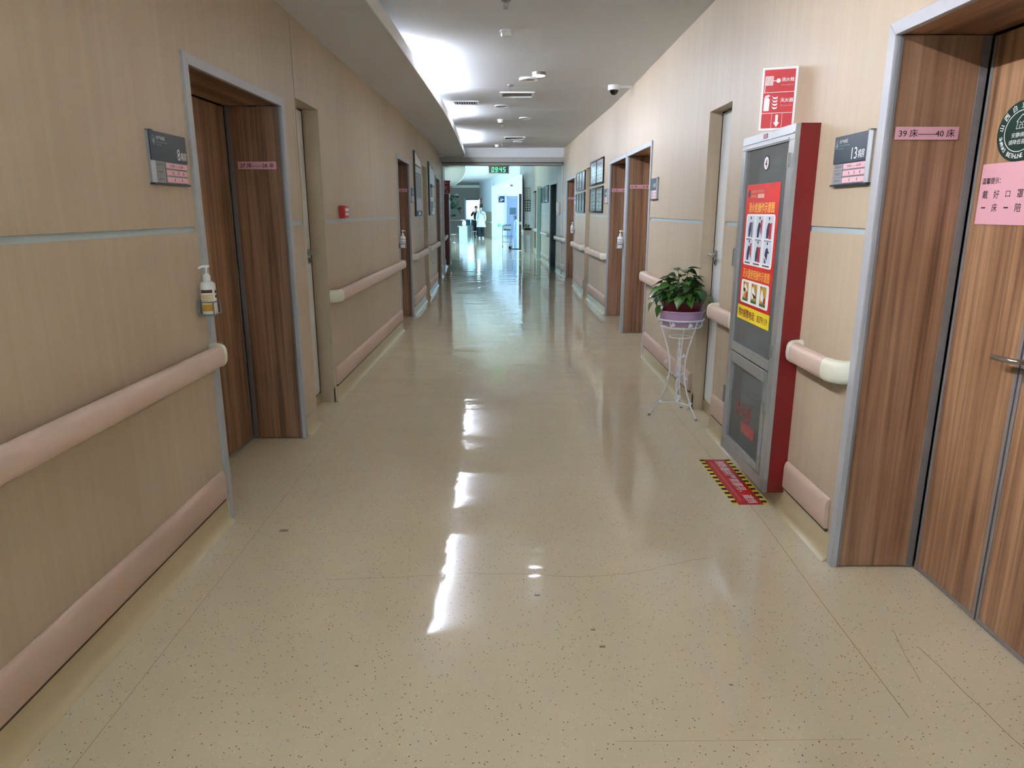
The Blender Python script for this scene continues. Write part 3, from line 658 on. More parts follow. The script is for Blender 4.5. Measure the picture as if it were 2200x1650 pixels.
# sanitiser bottles in wire brackets
M_LABB = mat('brown_label_print', (96, 42, 22), 0.5); M_LABY = mat('amber_label_print', (206, 150, 40), 0.5); M_LABC = mat('cream_label_print', (226, 208, 168), 0.5)
def bottle(side, y, z, lab, lab2, variant=0, rot=0.0, off=0.045, scale=1.0):
    loc, rz = frame(side, y, z, off)
    K = thing('bottle_bracket', lab2, 'bracket', loc, rz, 'wall brackets for sanitiser bottles')
    br = MB(); R = 0.036
    for zz in (0.004, 0.058): br.tube([(0.042*math.cos(2*PI*k/4+PI/4)*1.25, 0.036*math.sin(2*PI*k/4+PI/4)*1.25, zz) for k in range(4)], 0.003, 6, closed=True)
    for k in range(4): br.tube([(0.0371*1.414*math.cos(2*PI*k/4+PI/4), 0.0318*1.414*math.sin(2*PI*k/4+PI/4), zz) for zz in (0.004, 0.058)], 0.003, 6)
    br.build('wire_frame', M_TRIMG, K, smooth=True)
    MB().box(-0.037, 0.037, -0.031, 0.031, 0.0, 0.0035).build('base_tray', M_TRIMG, K)
    MB().box(-0.02, 0.02, 0.031, off, 0.0, 0.062).build('wall_plate', M_TRIMG, K)
    T = thing('sanitizer_bottle', lab, 'bottle', (loc[0], loc[1], z+0.0036), rz+rot, 'white pump bottles of hand sanitiser')
    pr = [(0.0, 0.0), (0.030, 0.0), (0.0325, 0.004), (0.0325, 0.125), (0.030, 0.134), (0.020, 0.141), (0.014, 0.143), (0.014, 0.150)]
    MB().lathe(pr, 24, sy=0.86).build('bottle_body', M_WPLA, T, smooth=True)
    MB().lathe([(0.0, 0.144), (0.0155, 0.144), (0.0155, 0.166), (0.010, 0.170), (0.010, 0.174), (0.0045, 0.176), (0.0045, 0.196), (0.008, 0.198), (0.008, 0.205), (0.0, 0.206)], 16).build('pump_collar', M_WPLA, T, smooth=True)
    dr = -1 if variant == 0 else 1
    MB().tube([(-dr*0.014, 0, 0.205), (0, 0, 0.206), (dr*0.02, 0, 0.205), (dr*0.034, 0, 0.198)], [0.004, 0.0055, 0.0048, 0.0036], 8).build('pump_spout', M_WPLA, T, smooth=True)
    def arc(a0, a1, z0, z1, m, nm):
        n = 8; mb = MB()
        for k in range(n):
            t0, t1 = a0+(a1-a0)*k/n, a0+(a1-a0)*(k+1)/n
            mb.add([(0.0330*math.sin(t0), -0.0330*0.86*math.cos(t0), z0), (0.0330*math.sin(t1), -0.0330*0.86*math.cos(t1), z0), (0.0330*math.sin(t1), -0.0330*0.86*math.cos(t1), z1), (0.0330*math.sin(t0), -0.0330*0.86*math.cos(t0), z1)], [(0, 1, 2, 3)])
        return mb.build(nm, m, T, smooth=True)
    if variant == 0:
        arc(-1.5, 0.15, 0.093, 0.107, M_LABB, 'brand_band'); arc(-1.5, 0.2, 0.045, 0.088, M_LABC, 'text_label'); arc(-1.5, 0.2, 0.015, 0.044, M_LABY, 'amber_label')
        for q, (zz, ww) in enumerate(((0.082, 1.0), (0.076, 0.8), (0.07, 1.0), (0.062, 0.7))): arc(-1.2, -1.2+ww, zz, zz+0.0012, M_LABB, 'fine_print').scale = (1.006, 1.006, 1)
        for zz in (0.092, 0.072): arc(0.55, 1.0, zz, zz+0.010, M_INK, 'handwriting').scale = (1.006, 1.006, 1); arc(0.72, 0.80, zz-0.006, zz+0.016, M_INK, 'handwriting').scale = (1.008, 1.008, 1)
    else:
        for zz in (0.070, 0.098):
            for q in range(4): arc(-0.9+q*0.45, -0.62+q*0.45, zz, zz+0.009, M_INK, 'handwriting').scale = (1.006, 1.006, 1)
        arc(-0.9, 0.9, 0.046, 0.052, mat('blue_ink', (60, 60, 110), 0.6), 'label_band').scale = (1.006, 1.006, 1)
    return T
bottle('L', 3.045, 1.008, 'white pump bottle with brown and amber label beside the first left door', 'grey wire bracket beside the first left door', 0, rot=-0.75)
bottle('L', 8.60, 1.008, 'white pump bottle at the second wooden door of the left wall', 'grey wire bracket at the second wooden door of the left wall', 1, rot=-1.2, off=0.05)
bottle('R', 8.48, 1.008, 'white pump bottle between the two adjoining wooden doors on the right', 'grey wire bracket between the two adjoining right doors', 1, rot=1.2, off=0.055)
bottle('R', 13.95, 1.02, 'small white pump bottle at the farthest wooden door of the right wall', 'small wire bracket at the farthest wooden door of the right wall', 1, rot=1.2, off=0.05)

# red alarm call point
loc, rz = frame('L', 5.75, 1.44)
T = thing('fire_alarm_button', 'small red fire alarm box on the left wall above the blue strip', 'alarm', loc, rz)
MB().box(-0.048, 0.048, -0.036, 0, -0.05, 0.05).build('housing', mat('alarm_red', (190, 24, 28), 0.4), T, bevel=0.005)
MB().box(-0.052, 0.052, -0.058, -0.036, -0.045, 0.046).build('front_cover', mat('alarm_red2', (206, 60, 60), 0.35), T, bevel=0.006)
for z0, z1 in ((0.004, 0.030), (-0.028, -0.004)): MB().box(-0.0535, 0.030, -0.060, -0.050, z0, z1).build('label_plate', M_WPLA, T, bevel=0.002)

# ------------------------------------------------------------------ fire hydrant cabinet (right wall)
def fire_cabinet():
    y0, y1, z0, z1 = 3.215, 3.93, 0.095, 1.822; W = y1-y0
    loc, rz = frame('R', (y0+y1)/2, 0.0)
    T = thing('fire_hydrant_cabinet', 'tall aluminium-framed fire cabinet with dark red sides and glass doors', 'cabinet', loc, rz)
    H = W/2; Dp = 0.108
    bd = MB(); bd.box(-H, -H+0.004, -Dp+0.022, 0.0, z0, z1); bd.box(H-0.004, H, -Dp+0.022, 0.0, z0, z1); bd.box(-H, H, -Dp+0.022, 0.0, z1-0.004, z1); bd.box(-H, H, -Dp+0.022, 0.0, z0, z0+0.004)
    bd.box(-H+0.004, H-0.004, -0.008, 0.0, z0+0.004, z1-0.004)
    body = bd.build('body', M_DRED, T)
    MB().box(-H+0.005, H-0.005, -0.012, -0.0085, z0+0.005, z1-0.005).build('inner_lining', mat('cabinet_lining', (104, 108, 108), 0.7), T)
    # upper door
    F0, F1 = -Dp, -Dp+0.024
    def bar(x0, x1, a, b, nm='frame_bar', par=None, yo=0.0, m=M_ALU2): return MB().box(x0, x1, F0-yo, F1, a, b).build(nm, m, par or T, bevel=0.003)
    bar(-H, -H+0.060, z0+0.004, z1-0.068); bar(H-0.070, H, z0+0.004, z1-0.068); bar(-H, H, z1-0.068, z1); bar(-H, H, z0, z0+0.066)
    bar(-H+0.060, H-0.070, 0.692, 0.742)
    MB().box(-H+0.012, H-0.012, F0-0.004, F0, z1-0.040, z1-0.034).build('frame_ridge', M_ALU2, T)
    MB().box(-H+0.05, H-0.07, F0-0.004, F0, z1-0.062, z1-0.054).build('frame_ridge', M_ALU2, T)
    up = MB().box(-H+0.056, H-0.066, -Dp+0.010, -Dp+0.015, 0.740, z1-0.066).build('upper_glass', M_GLASST, T)
    lo = structure if False else None
    LD = MB()
    for a in ((-H+0.064, -H+0.10, 0.165, 0.688), (H-0.112, H-0.074, 0.165, 0.688), (-H+0.10, H-0.112, 0.628, 0.688), (-H+0.10, H-0.112, 0.165, 0.196)): LD.box(a[0], a[1], F0-0.004, F1-0.004, a[2], a[3])
    ld = LD.build('lower_door', M_ALU2, T, bevel=0.002)
    MB().box(-H+0.098, H-0.110, -Dp+0.008, -Dp+0.013, 0.194, 0.63).build('lower_glass', M_GLASST, ld)
    for x, a, b in ((H-0.045, 1.64, 1.70), (H-0.045, 0.77, 0.83), (H-0.066, 0.48, 0.54), (H-0.066, 0.20, 0.26)):
        hg = MB().box(x-0.007, x+0.007, F0-0.009, F0, a, b); hg.tube([(x, F0-0.008, a), (x, F0-0.008, b)], 0.005, 8); hg.build('hinge', M_STEEL, T)
    for z in (1.2, 0.42): MB().box(-H-0.004, -H+0.018, F0-0.012, F0, z-0.05, z+0.05).build('pull_latch', M_STEEL, T, bevel=0.003)
    MB().box(-0.045, 0.01, F0-0.002, F0+0.001, z1-0.030, z1-0.008).build('maker_plate', mat('plate_red', (150, 40, 40), 0.4), T, bevel=0.001)
    # extinguisher box seen through the lower glass
    MB().box(-0.19, 0.16, -0.05, -0.0125, 0.20, 0.46).build('inner_panel', mat('inner_panel_grey', (104, 102, 98), 0.6), T)
    text(T, '灭火器', -0.04, 0.40, -Dp+0.0074, mat('faded_red_print', (150, 62, 58), 0.5), h=0.085, w=0.25, bold=0.01)
    MB().box(-0.05, 0.15, -Dp+0.0072, -Dp+0.0078, 0.285, 0.345).build('inner_red_label', mat('faded_red_print', (150, 62, 58), 0.5), T)
    # poster on the upper glass
    yo = -Dp+0.0095; cx = -0.022
    P = MB().box(cx-0.236, cx+0.236, yo-0.0008, yo, 0.955, 1.581).build('poster', mat('poster_red', (206, 32, 26), 0.4), T)
    P2 = MB().box(cx-0.240, cx+0.240, yo-0.0010, yo-0.0001, 0.880, 0.955).build('phone_strip', M_YEL, T)
    e = yo-0.0014
    def rrect(x0, x1, a, b, r, y, nm, m, par):
        pts = []
        for (px, pz, t0) in ((x1-r, b-r, 0), (x0+r, b-r, 90), (x0+r, a+r, 180), (x1-r, a+r, 270)):
            for k in range(5): t = math.radians(t0+k*22.5); pts.append((px+r*math.cos(t), pz+r*math.sin(t)))
        mb = MB(); mb.add([(p[0], y, p[1]) for p in pts], [tuple(range(len(pts)))]); return mb.build(nm, m, par)
    lg = MB().prism([(cx-0.192+0.017*math.cos(2*PI*k/20), 1.535+0.020*math.sin(2*PI*k/20)) for k in range(20)], e-0.0002, e, 'y').build('poster_logo', M_DGREEN, P)
    mtxt = mat('poster_header_ink', (206, 130, 110), 0.6)
    for zz, x0, x1 in ((1.545, -0.165, -0.07), (1.545, -0.06, 0.03), (1.522, -0.165, -0.075)):
        n = 7
        for k in range(n): xa = cx+x0+(x1-x0)*k/n; MB().box(xa, xa+(x1-x0)/n*0.6, e-0.0003, e, zz-0.007, zz+0.007).build('blurred_print', mtxt, P)
    MB().box(cx-0.062, cx+0.03, e-0.0003, e, 1.512, 1.532).build('blurred_print', mat('poster_header_pale', (228, 180, 170), 0.6), P)
    text(P, '消火栓操作示意图', cx, 1.466, e, M_GOLD, h=0.050, w=0.365, bold=0.012); text(P, '灭火器使用操作示意图', cx, 1.128, e, M_GOLD, h=0.050, w=0.395, bold=0.008)
    rrect(cx-0.207, cx+0.207, 1.172, 1.433, 0.018, e, 'picture_panel', M_WINK, P); rrect(cx-0.207, cx+0.207, 0.972, 1.094, 0.018, e, 'picture_panel', M_WINK, P)
    e2 = e-0.0006; cell = mat('cell_blue_white', (206, 214, 226), 0.6); navy = mat('print_navy', (24, 26, 70), 0.6); skin = mat('print_skin', (222, 196, 178), 0.6); pred = mat('print_red', (170, 26, 22), 0.6)
    def fig(x, z, lean, box, nm):
        f = MB()
        f.add([(x-0.020, e2-0.0003, z-0.048), (x+0.006, e2-0.0003, z-0.048), (x+0.012+lean, e2-0.0003, z-0.01), (x+0.014+lean, e2-0.0003, z+0.022), (x+lean-0.002, e2-0.0003, z+0.028), (x-0.016+lean, e2-0.0003, z+0.02), (x-0.022, e2-0.0003, z-0.01)], [tuple(range(7))])
        f.add([(x+0.010+lean, e2-0.0003, z+0.018), (x+0.036, e2-0.0003, z+0.006), (x+0.034, e2-0.0003, z-0.002), (x+0.008+lean, e2-0.0003, z+0.004)], [(0, 1, 2, 3)])
        f.add([(x+lean+0.009*math.cos(2*PI*k/10), e2-0.0003, z+0.046+0.010*math.sin(2*PI*k/10)) for k in range(10)], [tuple(range(10))])
        f.build(nm, navy, P)
        MB().add([(x+lean-0.006, e2-0.0005, z+0.032), (x+lean+0.007, e2-0.0005, z+0.032), (x+lean+0.008, e2-0.0005, z+0.042), (x+lean-0.003, e2-0.0005, z+0.042)], [(0, 1, 2, 3)]).build('figure_face', skin, P)
        if box == 1: MB().add([(x+0.022, e2-0.0004, z+0.036), (x+0.044, e2-0.0004, z+0.042), (x+0.044, e2-0.0004, z-0.04), (x+0.024, e2-0.0004, z-0.018)], [(0, 1, 2, 3)]).build('red_box_print', pred, P)
        if box == 2: MB().add([(x+0.012, e2-0.0004, z+0.024), (x+0.046, e2-0.0004, z+0.026), (x+0.046, e2-0.0004, z-0.05), (x+0.012, e2-0.0004, z-0.05)], [(0, 1, 2, 3)]).build('red_box_print', pred, P)
        if box == 3: MB().tube([(x-0.022, e2-0.0005, z-0.012), (x+0.02, e2-0.0005, z-0.05)], 0.002, 4).build('hose_print', M_WINK, P)
        if box == 0:
            MB().add([(x+0.016, e2-0.0004, z+0.024), (x+0.042, e2-0.0004, z+0.030), (x+0.042, e2-0.0004, z-0.05), (x+0.018, e2-0.0004, z-0.05)], [(0, 1, 2, 3)]).build('panel_print', mat('print_grey', (120, 124, 140), 0.6), P)
    boxes = [0, 1, 2, 1, 2, 3]
    for r in range(2):
        for c in range(3):
            x = cx-0.132+c*0.132; z = 1.366-r*0.120
            MB().add([(x-0.056, e2, z-0.052), (x+0.056, e2, z-0.052), (x+0.056, e2, z+0.058), (x-0.056, e2, z+0.058)], [(0, 1, 2, 3)]).build('picture_cell', cell, P)
            fig(x-0.006, z, 0.006, boxes[r*3+c], 'figure_print')
            MB().add([(x-0.052, e2, z-0.066), (x+0.03+0.008*c, e2, z-0.066), (x+0.03+0.008*c, e2, z-0.058), (x-0.052, e2, z-0.058)], [(0, 1, 2, 3)]).build('blurred_caption', mat('caption_ink', (90, 90, 100), 0.6), P)
    ochre = mat('print_ochre', (190, 154, 60), 0.6); grn = mat('print_green', (60, 100, 50), 0.6)
    for c in range(3):
        x = cx-0.130+c*0.130; z = 1.033
        MB().add([(x-0.042, e2, z-0.050), (x+0.042, e2, z-0.050), (x+0.042, e2, z+0.050), (x-0.042, e2, z+0.050)], [(0, 1, 2, 3)]).build('picture_cell', ochre, P)
        MB().add([(x-0.042, e2-0.0002, z-0.050), (x+0.042, e2-0.0002, z-0.050), (x+0.042, e2-0.0002, z-0.036), (x-0.042, e2-0.0002, z-0.036)], [(0, 1, 2, 3)]).build('caption_band', grn, P)
        MB().add([(x-0.042, e2-0.0002, z+0.036), (x-0.028, e2-0.0002, z+0.036), (x-0.028, e2-0.0002, z+0.050), (x-0.042, e2-0.0002, z+0.050)], [(0, 1, 2, 3)]).build('corner_mark', pred, P)
        if c == 1:
            pts1 = [(-0.03, 0.03), (-0.01, 0.034), (0.02, -0.004), (0.0, -0.02), (-0.03, -0.03), (-0.036, -0.01)]; blk = [(-0.03, 0.004), (0.01, -0.006), (0.034, -0.012), (0.034, -0.022), (0.0, -0.020)]
        elif c == 0:
            pts1 = [(-0.02, 0.036), (0.0, 0.04), (0.028, 0.008), (0.022, 0.0), (-0.006, 0.016), (-0.03, -0.03), (-0.036, -0.01)]; blk = [(-0.036, 0.012), (-0.012, 0.02), (-0.004, 0.004), (-0.024, -0.006)]
        else:
            pts1 = [(-0.02, 0.03), (-0.008, 0.034), (0.002, 0.01), (0.022, -0.012), (0.012, -0.026), (-0.026, -0.022), (-0.034, 0.0)]; blk = None
        MB().add([(x+a, e2-0.0004, z+b) for a, b in pts1], [tuple(range(len(pts1)))]).build('hand_print', M_WINK, P)
        if blk: MB().add([(x+a, e2-0.0006, z+b) for a, b in blk], [tuple(range(len(blk)))]).build('nozzle_print', M_INK, P)
        if c != 1: MB().add([(x+a, e2-0.0006, z+b) for a, b in ((0.008, -0.034), (0.034, -0.034), (0.036, -0.008), (0.022, 0.002), (0.01, -0.012))], [tuple(range(5))]).build('extinguisher_print', pred, P)
    text(P2, '院内报警电话：8379119', cx, 0.918, e-0.0004, mat('phone_ink', (130, 24, 20), 0.6), h=0.044, w=0.430, bold=0.010)
    # number 4 disc
    n = MB(); n.prism([(0.0+0.036*math.cos(2*PI*k/28), 1.676+0.036*math.sin(2*PI*k/28)) for k in range(28)], yo-0.001, yo, 'y'); nd = n.build('number_ring', M_INK, T)
    MB().prism([(0.0+0.030*math.cos(2*PI*k/28), 1.676+0.030*math.sin(2*PI*k/28)) for k in range(28)], yo-0.0016, yo-0.0011, 'y').build('number_disc', mat('disc_pink_white', (240, 226, 230), 0.5), nd)
    text(nd, '4', 0.0, 1.676, yo-0.0020, M_INK, h=0.038, bold=0.02)
fire_cabinet()

# projecting fire sign above the cabinet
def fire_sign(name_label, loc, rz, w, h, detail):
    T = thing('fire_sign', name_label, 'sign', loc, rz, 'red fire equipment signs')
    X, Z = w/2, h/2
    MB().box(-X, X, 0, 0.003, -Z, Z).build('plate', M_WINK, T)
    b = 0.010 if detail else 0.006
    MB().box(-X+b, X-b, -0.0006, -0.0001, -Z+b, Z-b).build('red_field', M_RED, T)
    e = -0.0010; z1 = Z-b-(h-2*b)*0.385; z2 = Z-b-(h-2*b)*0.74
    for z in (z1, z2): MB().box(-X+b, X-b, e, e+0.0003, z-0.0012, z+0.0012).build('divider_line', M_WINK, T)
    ih = h-2*b; iw = w-2*b
    for q in (-0.17, 0.17): MB().box(q*iw-0.0008, q*iw+0.0008, e, e+0.0003, -Z+b, z2).build('divider_line', M_WINK, T)
    za = (z2-Z+b)/2
    MB().add([(x, e, za+z) for x, z in ((-0.006, 0.026), (0.006, 0.026), (0.006, -0.008), (0.014, -0.008), (0.0, -0.030), (-0.014, -0.008), (-0.006, -0.008))], [(0, 1, 2, 6), (3, 4, 5)]).build('arrow', M_WINK, T)
    zc = Z-b-ih*0.19; x0 = -X+b+0.004
    rl = MB()
    for k in range(7): rl.add([(x0+0.0055*k, e, zc-0.020), (x0+0.0055*k+0.0034, e, zc-0.020), (x0+0.0055*k+0.0044, e, zc+0.022), (x0+0.0055*k+0.0010, e, zc+0.022)], [(0, 1, 2, 3)])
    rl.box(x0, x0+0.003, e, e+0.0002, zc-0.048, zc-0.02); rl.box(x0+0.037, x0+0.058, e, e+0.0002, zc-0.0015, zc+0.0015)
    rl.add([(x0+0.060+0.010*math.cos(2*PI*k/14), e, zc+0.010*math.sin(2*PI*k/14)) for k in range(14)], [tuple(range(14))]); rl.build('hose_reel_symbol', M_WINK, T)
    zd = (z1+z2)/2
    ex = MB(); ex.add([(x0+a, e, zd+c) for a, c in ((0.002, -0.036), (0.026, -0.036), (0.028, 0.014), (0.022, 0.022), (0.020, 0.026), (0.006, 0.024), (0.002, 0.014))], [tuple(range(7))])
    ex.add([(x0+a, e, zd+c) for a, c in ((0.0, 0.018), (0.008, 0.032), (0.020, 0.036), (0.028, 0.033), (0.026, 0.028), (0.010, 0.027))], [tuple(range(6))]); ex.build('extinguisher_symbol', M_WINK, T)
    fl = MB()
    for k in range(4):
        zz = zd+0.024-k*0.015; fl.add([(x0+a, e, zz+c) for a, c in ((0.036, 0.008), (0.044, 0.0), (0.058, 0.0), (0.062, 0.006), (0.062, -0.004), (0.056, -0.008), (0.044, -0.007))], [tuple(range(7))])
    fl.build('flame_symbol', M_WINK, T)
    if detail:
        text(T, '消火栓', X-b-0.032, zc+0.004, e, M_WINK, h=0.018, w=0.056, bold=0.012); text(T, 'Fire hydrant', X-b-0.032, zc-0.020, e, mat('sign_pale_ink', (230, 170, 170), 0.6), h=0.008, w=0.054)
        text(T, '灭火器', X-b-0.030, zd+0.010, e, M_WINK, h=0.018, w=0.056, bold=0.012); text(T, 'Extinguisher', X-b-0.030, zd-0.014, e, mat('sign_pale_ink', (230, 170, 170), 0.6), h=0.008, w=0.052)
    else:
        text(T, '消火栓', X-b-0.032, zc, e, M_WINK, h=0.018, w=0.05); text(T, '灭火器', X-b-0.030, zd, e, M_WINK, h=0.018, w=0.05)
    return T
xa, ya, xb, yb = 1.361, 3.520, 1.212, 3.575
T = fire_sign('red and white projecting fire hydrant sign above the fire cabinet', ((xa+xb)/2, (ya+yb)/2, 1.967), math.atan2(ya-yb, xa-xb), 0.158, 0.282, True)
MB().box(-0.079, 0.079, 0.0035, 0.0060, -0.141, 0.141).build('rear_plate', mat('sign_back', (90, 90, 92), 0.5), T)

# floor decal below the cabinet
Md = Matrix(((0, 0, 1, 1.232), (-1, 0, 0, 3.613), (0, -1, 0, 0.0), (0, 0, 0, 1)))
T = thing('floor_decal', 'red floor decal with white Chinese warning and black-yellow edges under the fire cabinet', 'decal')
T.matrix_world = Md
MB().box(-0.333, 0.333, -0.0010, -0.0002, -0.092, 0.092).build('backing', mat('decal_edge', (214, 206, 190), 0.4), T)
MB().box(-0.331, 0.331, -0.0014, -0.0011, -0.064, 0.064).build('red_field', mat('decal_red', (172, 18, 26), 0.35), T)
for sgn in (-1, 1):
    n = 24
    for k in range(n):
        x0 = -0.331+0.662*k/n; x1 = -0.331+0.662*(k+1)/n
        MB().add([(x0, -0.0013, sgn*0.0642), (x1, -0.0013, sgn*0.0642), (x1, -0.0013, sgn*0.0912), (x0, -0.0013, sgn*0.0912)], [(0, 1, 2, 3)]).build('yellow_stripe' if k % 2 else 'black_stripe', M_YEL if k % 2 else M_BLACK, T)
text(T, '消防器材严禁挪用、遮挡', 0.0, 0.018, -0.0017, M_WINK, h=0.052, w=0.62, bold=0.012)
dk = mat('decal_small_ink', (210, 130, 130), 0.6)
for k in range(44): MB().box(-0.30+k*0.0132, -0.30+k*0.0132+0.009, -0.0016, -0.0014, -0.040, -0.032).build('blurred_print', dk, T)

# ------------------------------------------------------------------ plant stand, planter, pothos
SXY = (1.222, 4.905)
def leaf_mesh(name, L=0.085, Wd=0.062, m=None):
    prof = [(0.0, 0.0, 0), (0.10, 0.36, -.02), (0.30, 0.50, -.03), (0.55, 0.42, -.03), (0.80, 0.20, -.02), (1.0, 0.0, 0)]
    vs = []; fs = []
    for t, w, _ in prof:
        b = -0.35*t*t*L; y = t*L
        vs += [(-w*Wd, y, b+0.30*w*Wd), (0, y, b), (w*Wd, y, b+0.30*w*Wd)]
    for i in range(len(prof)-1):
        for k in (0, 1): fs.append((i*3+k, i*3+k+1, (i+1)*3+k+1, (i+1)*3+k))
    me = bpy.data.meshes.new(name); me.from_pydata(vs, [], fs); me.materials.append(m)
    for p in me.polygons: p.use_smooth = True
    return me
def leaf_material(name, a, b):
    m = mat(name, a, 0.32, spec=0.5); N, L, bs = nodes(m)
    oi = N.new('ShaderNodeObjectInfo'); c = N.new('ShaderNodeMix'); c.data_type = 'RGBA'; L.new(oi.outputs['Random'], c.inputs[0]); c.inputs[6].default_value = (*lin(a), 1); c.inputs[7].default_value = (*lin(b), 1)
    L.new(c.outputs[2], bs.inputs['Base Color']); return m
M_LEAF = leaf_material('pothos_leaf', (24, 58, 20), (70, 112, 42)); M_STEM = mat('plant_stem', (92, 120, 60), 0.5)
LM = leaf_mesh('pothos_leaf', 0.078, 0.060, M_LEAF)
def pothos(T, n, R, z0, H, leafme, spread=1.0, seed=3, sc=1.0, stems=True):
    rnd = random.Random(seed)
    for i in range(n):
        a = rnd.uniform(0, 2*PI); q = rnd.random()**0.5
        r = R*q*1.05; droop = max(0, q-0.62)
        h = H*(1.0-0.62*q**2.0)*rnd.uniform(0.45, 1.05) - droop*rnd.uniform(0.0, 0.20)
        h = max(h, 0.035 if q > 0.5 else 0.0)
        p = Vector((r*math.cos(a)*spread, r*math.sin(a)*spread, z0+h))
        p.x = min(p.x, 0.045*sc)
        o = link('leaf', leafme, T, p)
        el = rnd.uniform(0.5, 0.05)-droop*1.6+rnd.uniform(-0.35, 0.25)
        dr = a+rnd.uniform(-0.8, 0.8)
        o.rotation_euler = (Matrix.Rotation(dr-PI/2, 3, 'Z') @ Matrix.Rotation(el, 3, 'X') @ Matrix.Rotation(rnd.uniform(-0.5, 0.5), 3, 'Y')).to_euler()
        s = rnd.uniform(0.75, 1.2)*sc; o.scale = (s, s, s)
        if stems and i % 2 == 0:
            b = Vector((r*0.35*math.cos(a), r*0.35*math.sin(a), z0-0.02)); md = (b+p)/2+Vector((0, 0, 0.03*sc))
            MB().tube([b, md, p], 0.0022*sc, 5).build('stem', M_STEM, T, smooth=True)
def plant_stand():
    T = thing('plant_stand', 'white wrought-iron plant stand with curved legs and leaf ornaments by the right wall', 'plant stand', (SXY[0], SXY[1], 0), 0.0)
    M = mat('white_enamel_wire', (232, 232, 236), 0.35)
    prof = [(0.150, 0.705), (0.140, 0.66), (0.118, 0.60), (0.085, 0.50), (0.066, 0.42), (0.060, 0.34), (0.068, 0.26), (0.095, 0.18), (0.138, 0.09), (0.195, 0.010)]
    rz0 = math.radians(184)
    for k in range(3):
        a = rz0+k*2*PI/3
        MB().tube([(r*math.cos(a), r*math.sin(a), z) for r, z in prof], 0.0052, 8).build('leg', M, T, smooth=True)
        MB().lathe([(0.0, 0.0), (0.011, 0.0), (0.012, 0.006), (0.006, 0.014), (0, 0.015)], 10, (0.196*math.cos(a), 0.196*math.sin(a), 0)).build('foot', mat('foot_cap', (150, 140, 134), 0.5), T, smooth=True)
    for r, z, nm, t in ((0.158, 0.708, 'top_ring', 0.006), (0.138, 0.655, 'basket_ring', 0.005), (0.076, 0.578, 'waist_ring', 0.004)):
        MB().tube([(r*math.cos(2*PI*k/32), r*math.sin(2*PI*k/32), z) for k in range(32)], t, 8, closed=True).build(nm, M, T, smooth=True)
    for k in range(3):
        a = rz0+k*2*PI/3
        MB().tube([(0, 0, 0.095), (0.135*math.cos(a), 0.135*math.sin(a), 0.095)], 0.004, 6).build('stretcher', M, T, smooth=True)
        for a2 in (a+PI/3,): MB().tube([(0.139*math.cos(a+PI/4), 0.139*math.sin(a+PI/4), 0.655), (0.157*math.cos(a+PI/4), 0.157*math.sin(a+PI/4), 0.706)], 0.004, 6).build('basket_rod', M, T, smooth=True)
        MB().tube([(-0.136*math.cos(a)*(1 if k < 2 else 0), -0.136*math.sin(a)*(1 if k < 2 else 0), 0.655), (0.136*math.cos(a)*(1 if k < 2 else 0.0), 0.136*math.sin(a)*(1 if k < 2 else 0.0), 0.655)], 0.003, 6).build('basket_floor_rod', M, T) if k < 2 else None
    MB().tube([(0, 0, 0.095), (0.0, 0.0, 0.56)], 0.0045, 8).build('centre_rod', M, T, smooth=True)
    sp = MB()
    for ph in (0, PI): sp.tube([(0.013*math.cos(ph+t*0.5), 0.013*math.sin(ph+t*0.5), 0.12+t*0.018) for t in range(0, 24)], 0.003, 5)
    sp.build('twisted_vine', M, T, smooth=True)
    def ornament(p, nrm, s):
        n = Vector(nrm).normalized(); u = n.orthogonal().normalized(); w = n.cross(u); c = Vector(p); mb = MB(); pts = []
        for k in range(15):
            t = 2*PI*k/15; r = s*(0.78+0.26*math.cos(3*t)); pts.append(c+u*r*math.cos(t)*1.15+w*r*math.sin(t)*0.8)
        a = [tuple(q+n*0.0012) for q in pts]+[tuple(q-n*0.0012) for q in pts]; m_ = len(pts)
        mb.add(a, [tuple(range(m_)), tuple(range(2*m_-1, m_-1, -1))]+[(i, (i+1) % m_, m_+(i+1) % m_, m_+i) for i in range(m_)])
        mb.build('leaf_ornament', mat('ornament_blue_white', (214, 222, 236), 0.35), T)
    for k in range(8):
        a = k*PI/4+0.2; ornament((0.153*math.cos(a), 0.153*math.sin(a), 0.680), (math.cos(a), math.sin(a), 0.3), 0.020)
    for k in range(3):
        a = rz0+k*2*PI/3; ornament((0.075*math.cos(a), 0.075*math.sin(a), 0.28), (math.cos(a), math.sin(a), 0.4), 0.018); ornament((0.125*math.cos(a+0.1), 0.125*math.sin(a+0.1), 0.108), (0.1, -0.2, 1), 0.020)
    for k in range(6):
        a = k*PI/3; ornament((0.045*math.cos(a), 0.045*math.sin(a), 0.305+0.008*(k % 2)), (math.cos(a), math.sin(a), 0.2), 0.013)
    ornament((0.03, -0.02, 0.44), (0, -1, 0.3), 0.017); ornament((-0.09, 0.0, 0.40), (0, -1, 0.2), 0.0165)
plant_stand()
T = thing('planter_tray', 'round lilac plastic planter bowl sitting in the white wire stand', 'planter', (SXY[0], SXY[1], 0.6612))
MB().lathe([(0.0, 0.0), (0.112, 0.0), (0.120, 0.004), (0.138, 0.040), (0.148, 0.080), (0.158, 0.103), (0.166, 0.108), (0.166, 0.113), (0.158, 0.113), (0.143, 0.082), (0.118, 0.012), (0.0, 0.010)], 40).build('bowl', mat('lilac_plastic', (196, 162, 200), 0.35), T, smooth=True)
T = thing('potted_plant', 'green leafy pothos in a dark red pot on the white wire stand', 'plant', (SXY[0], SXY[1], 0.672))
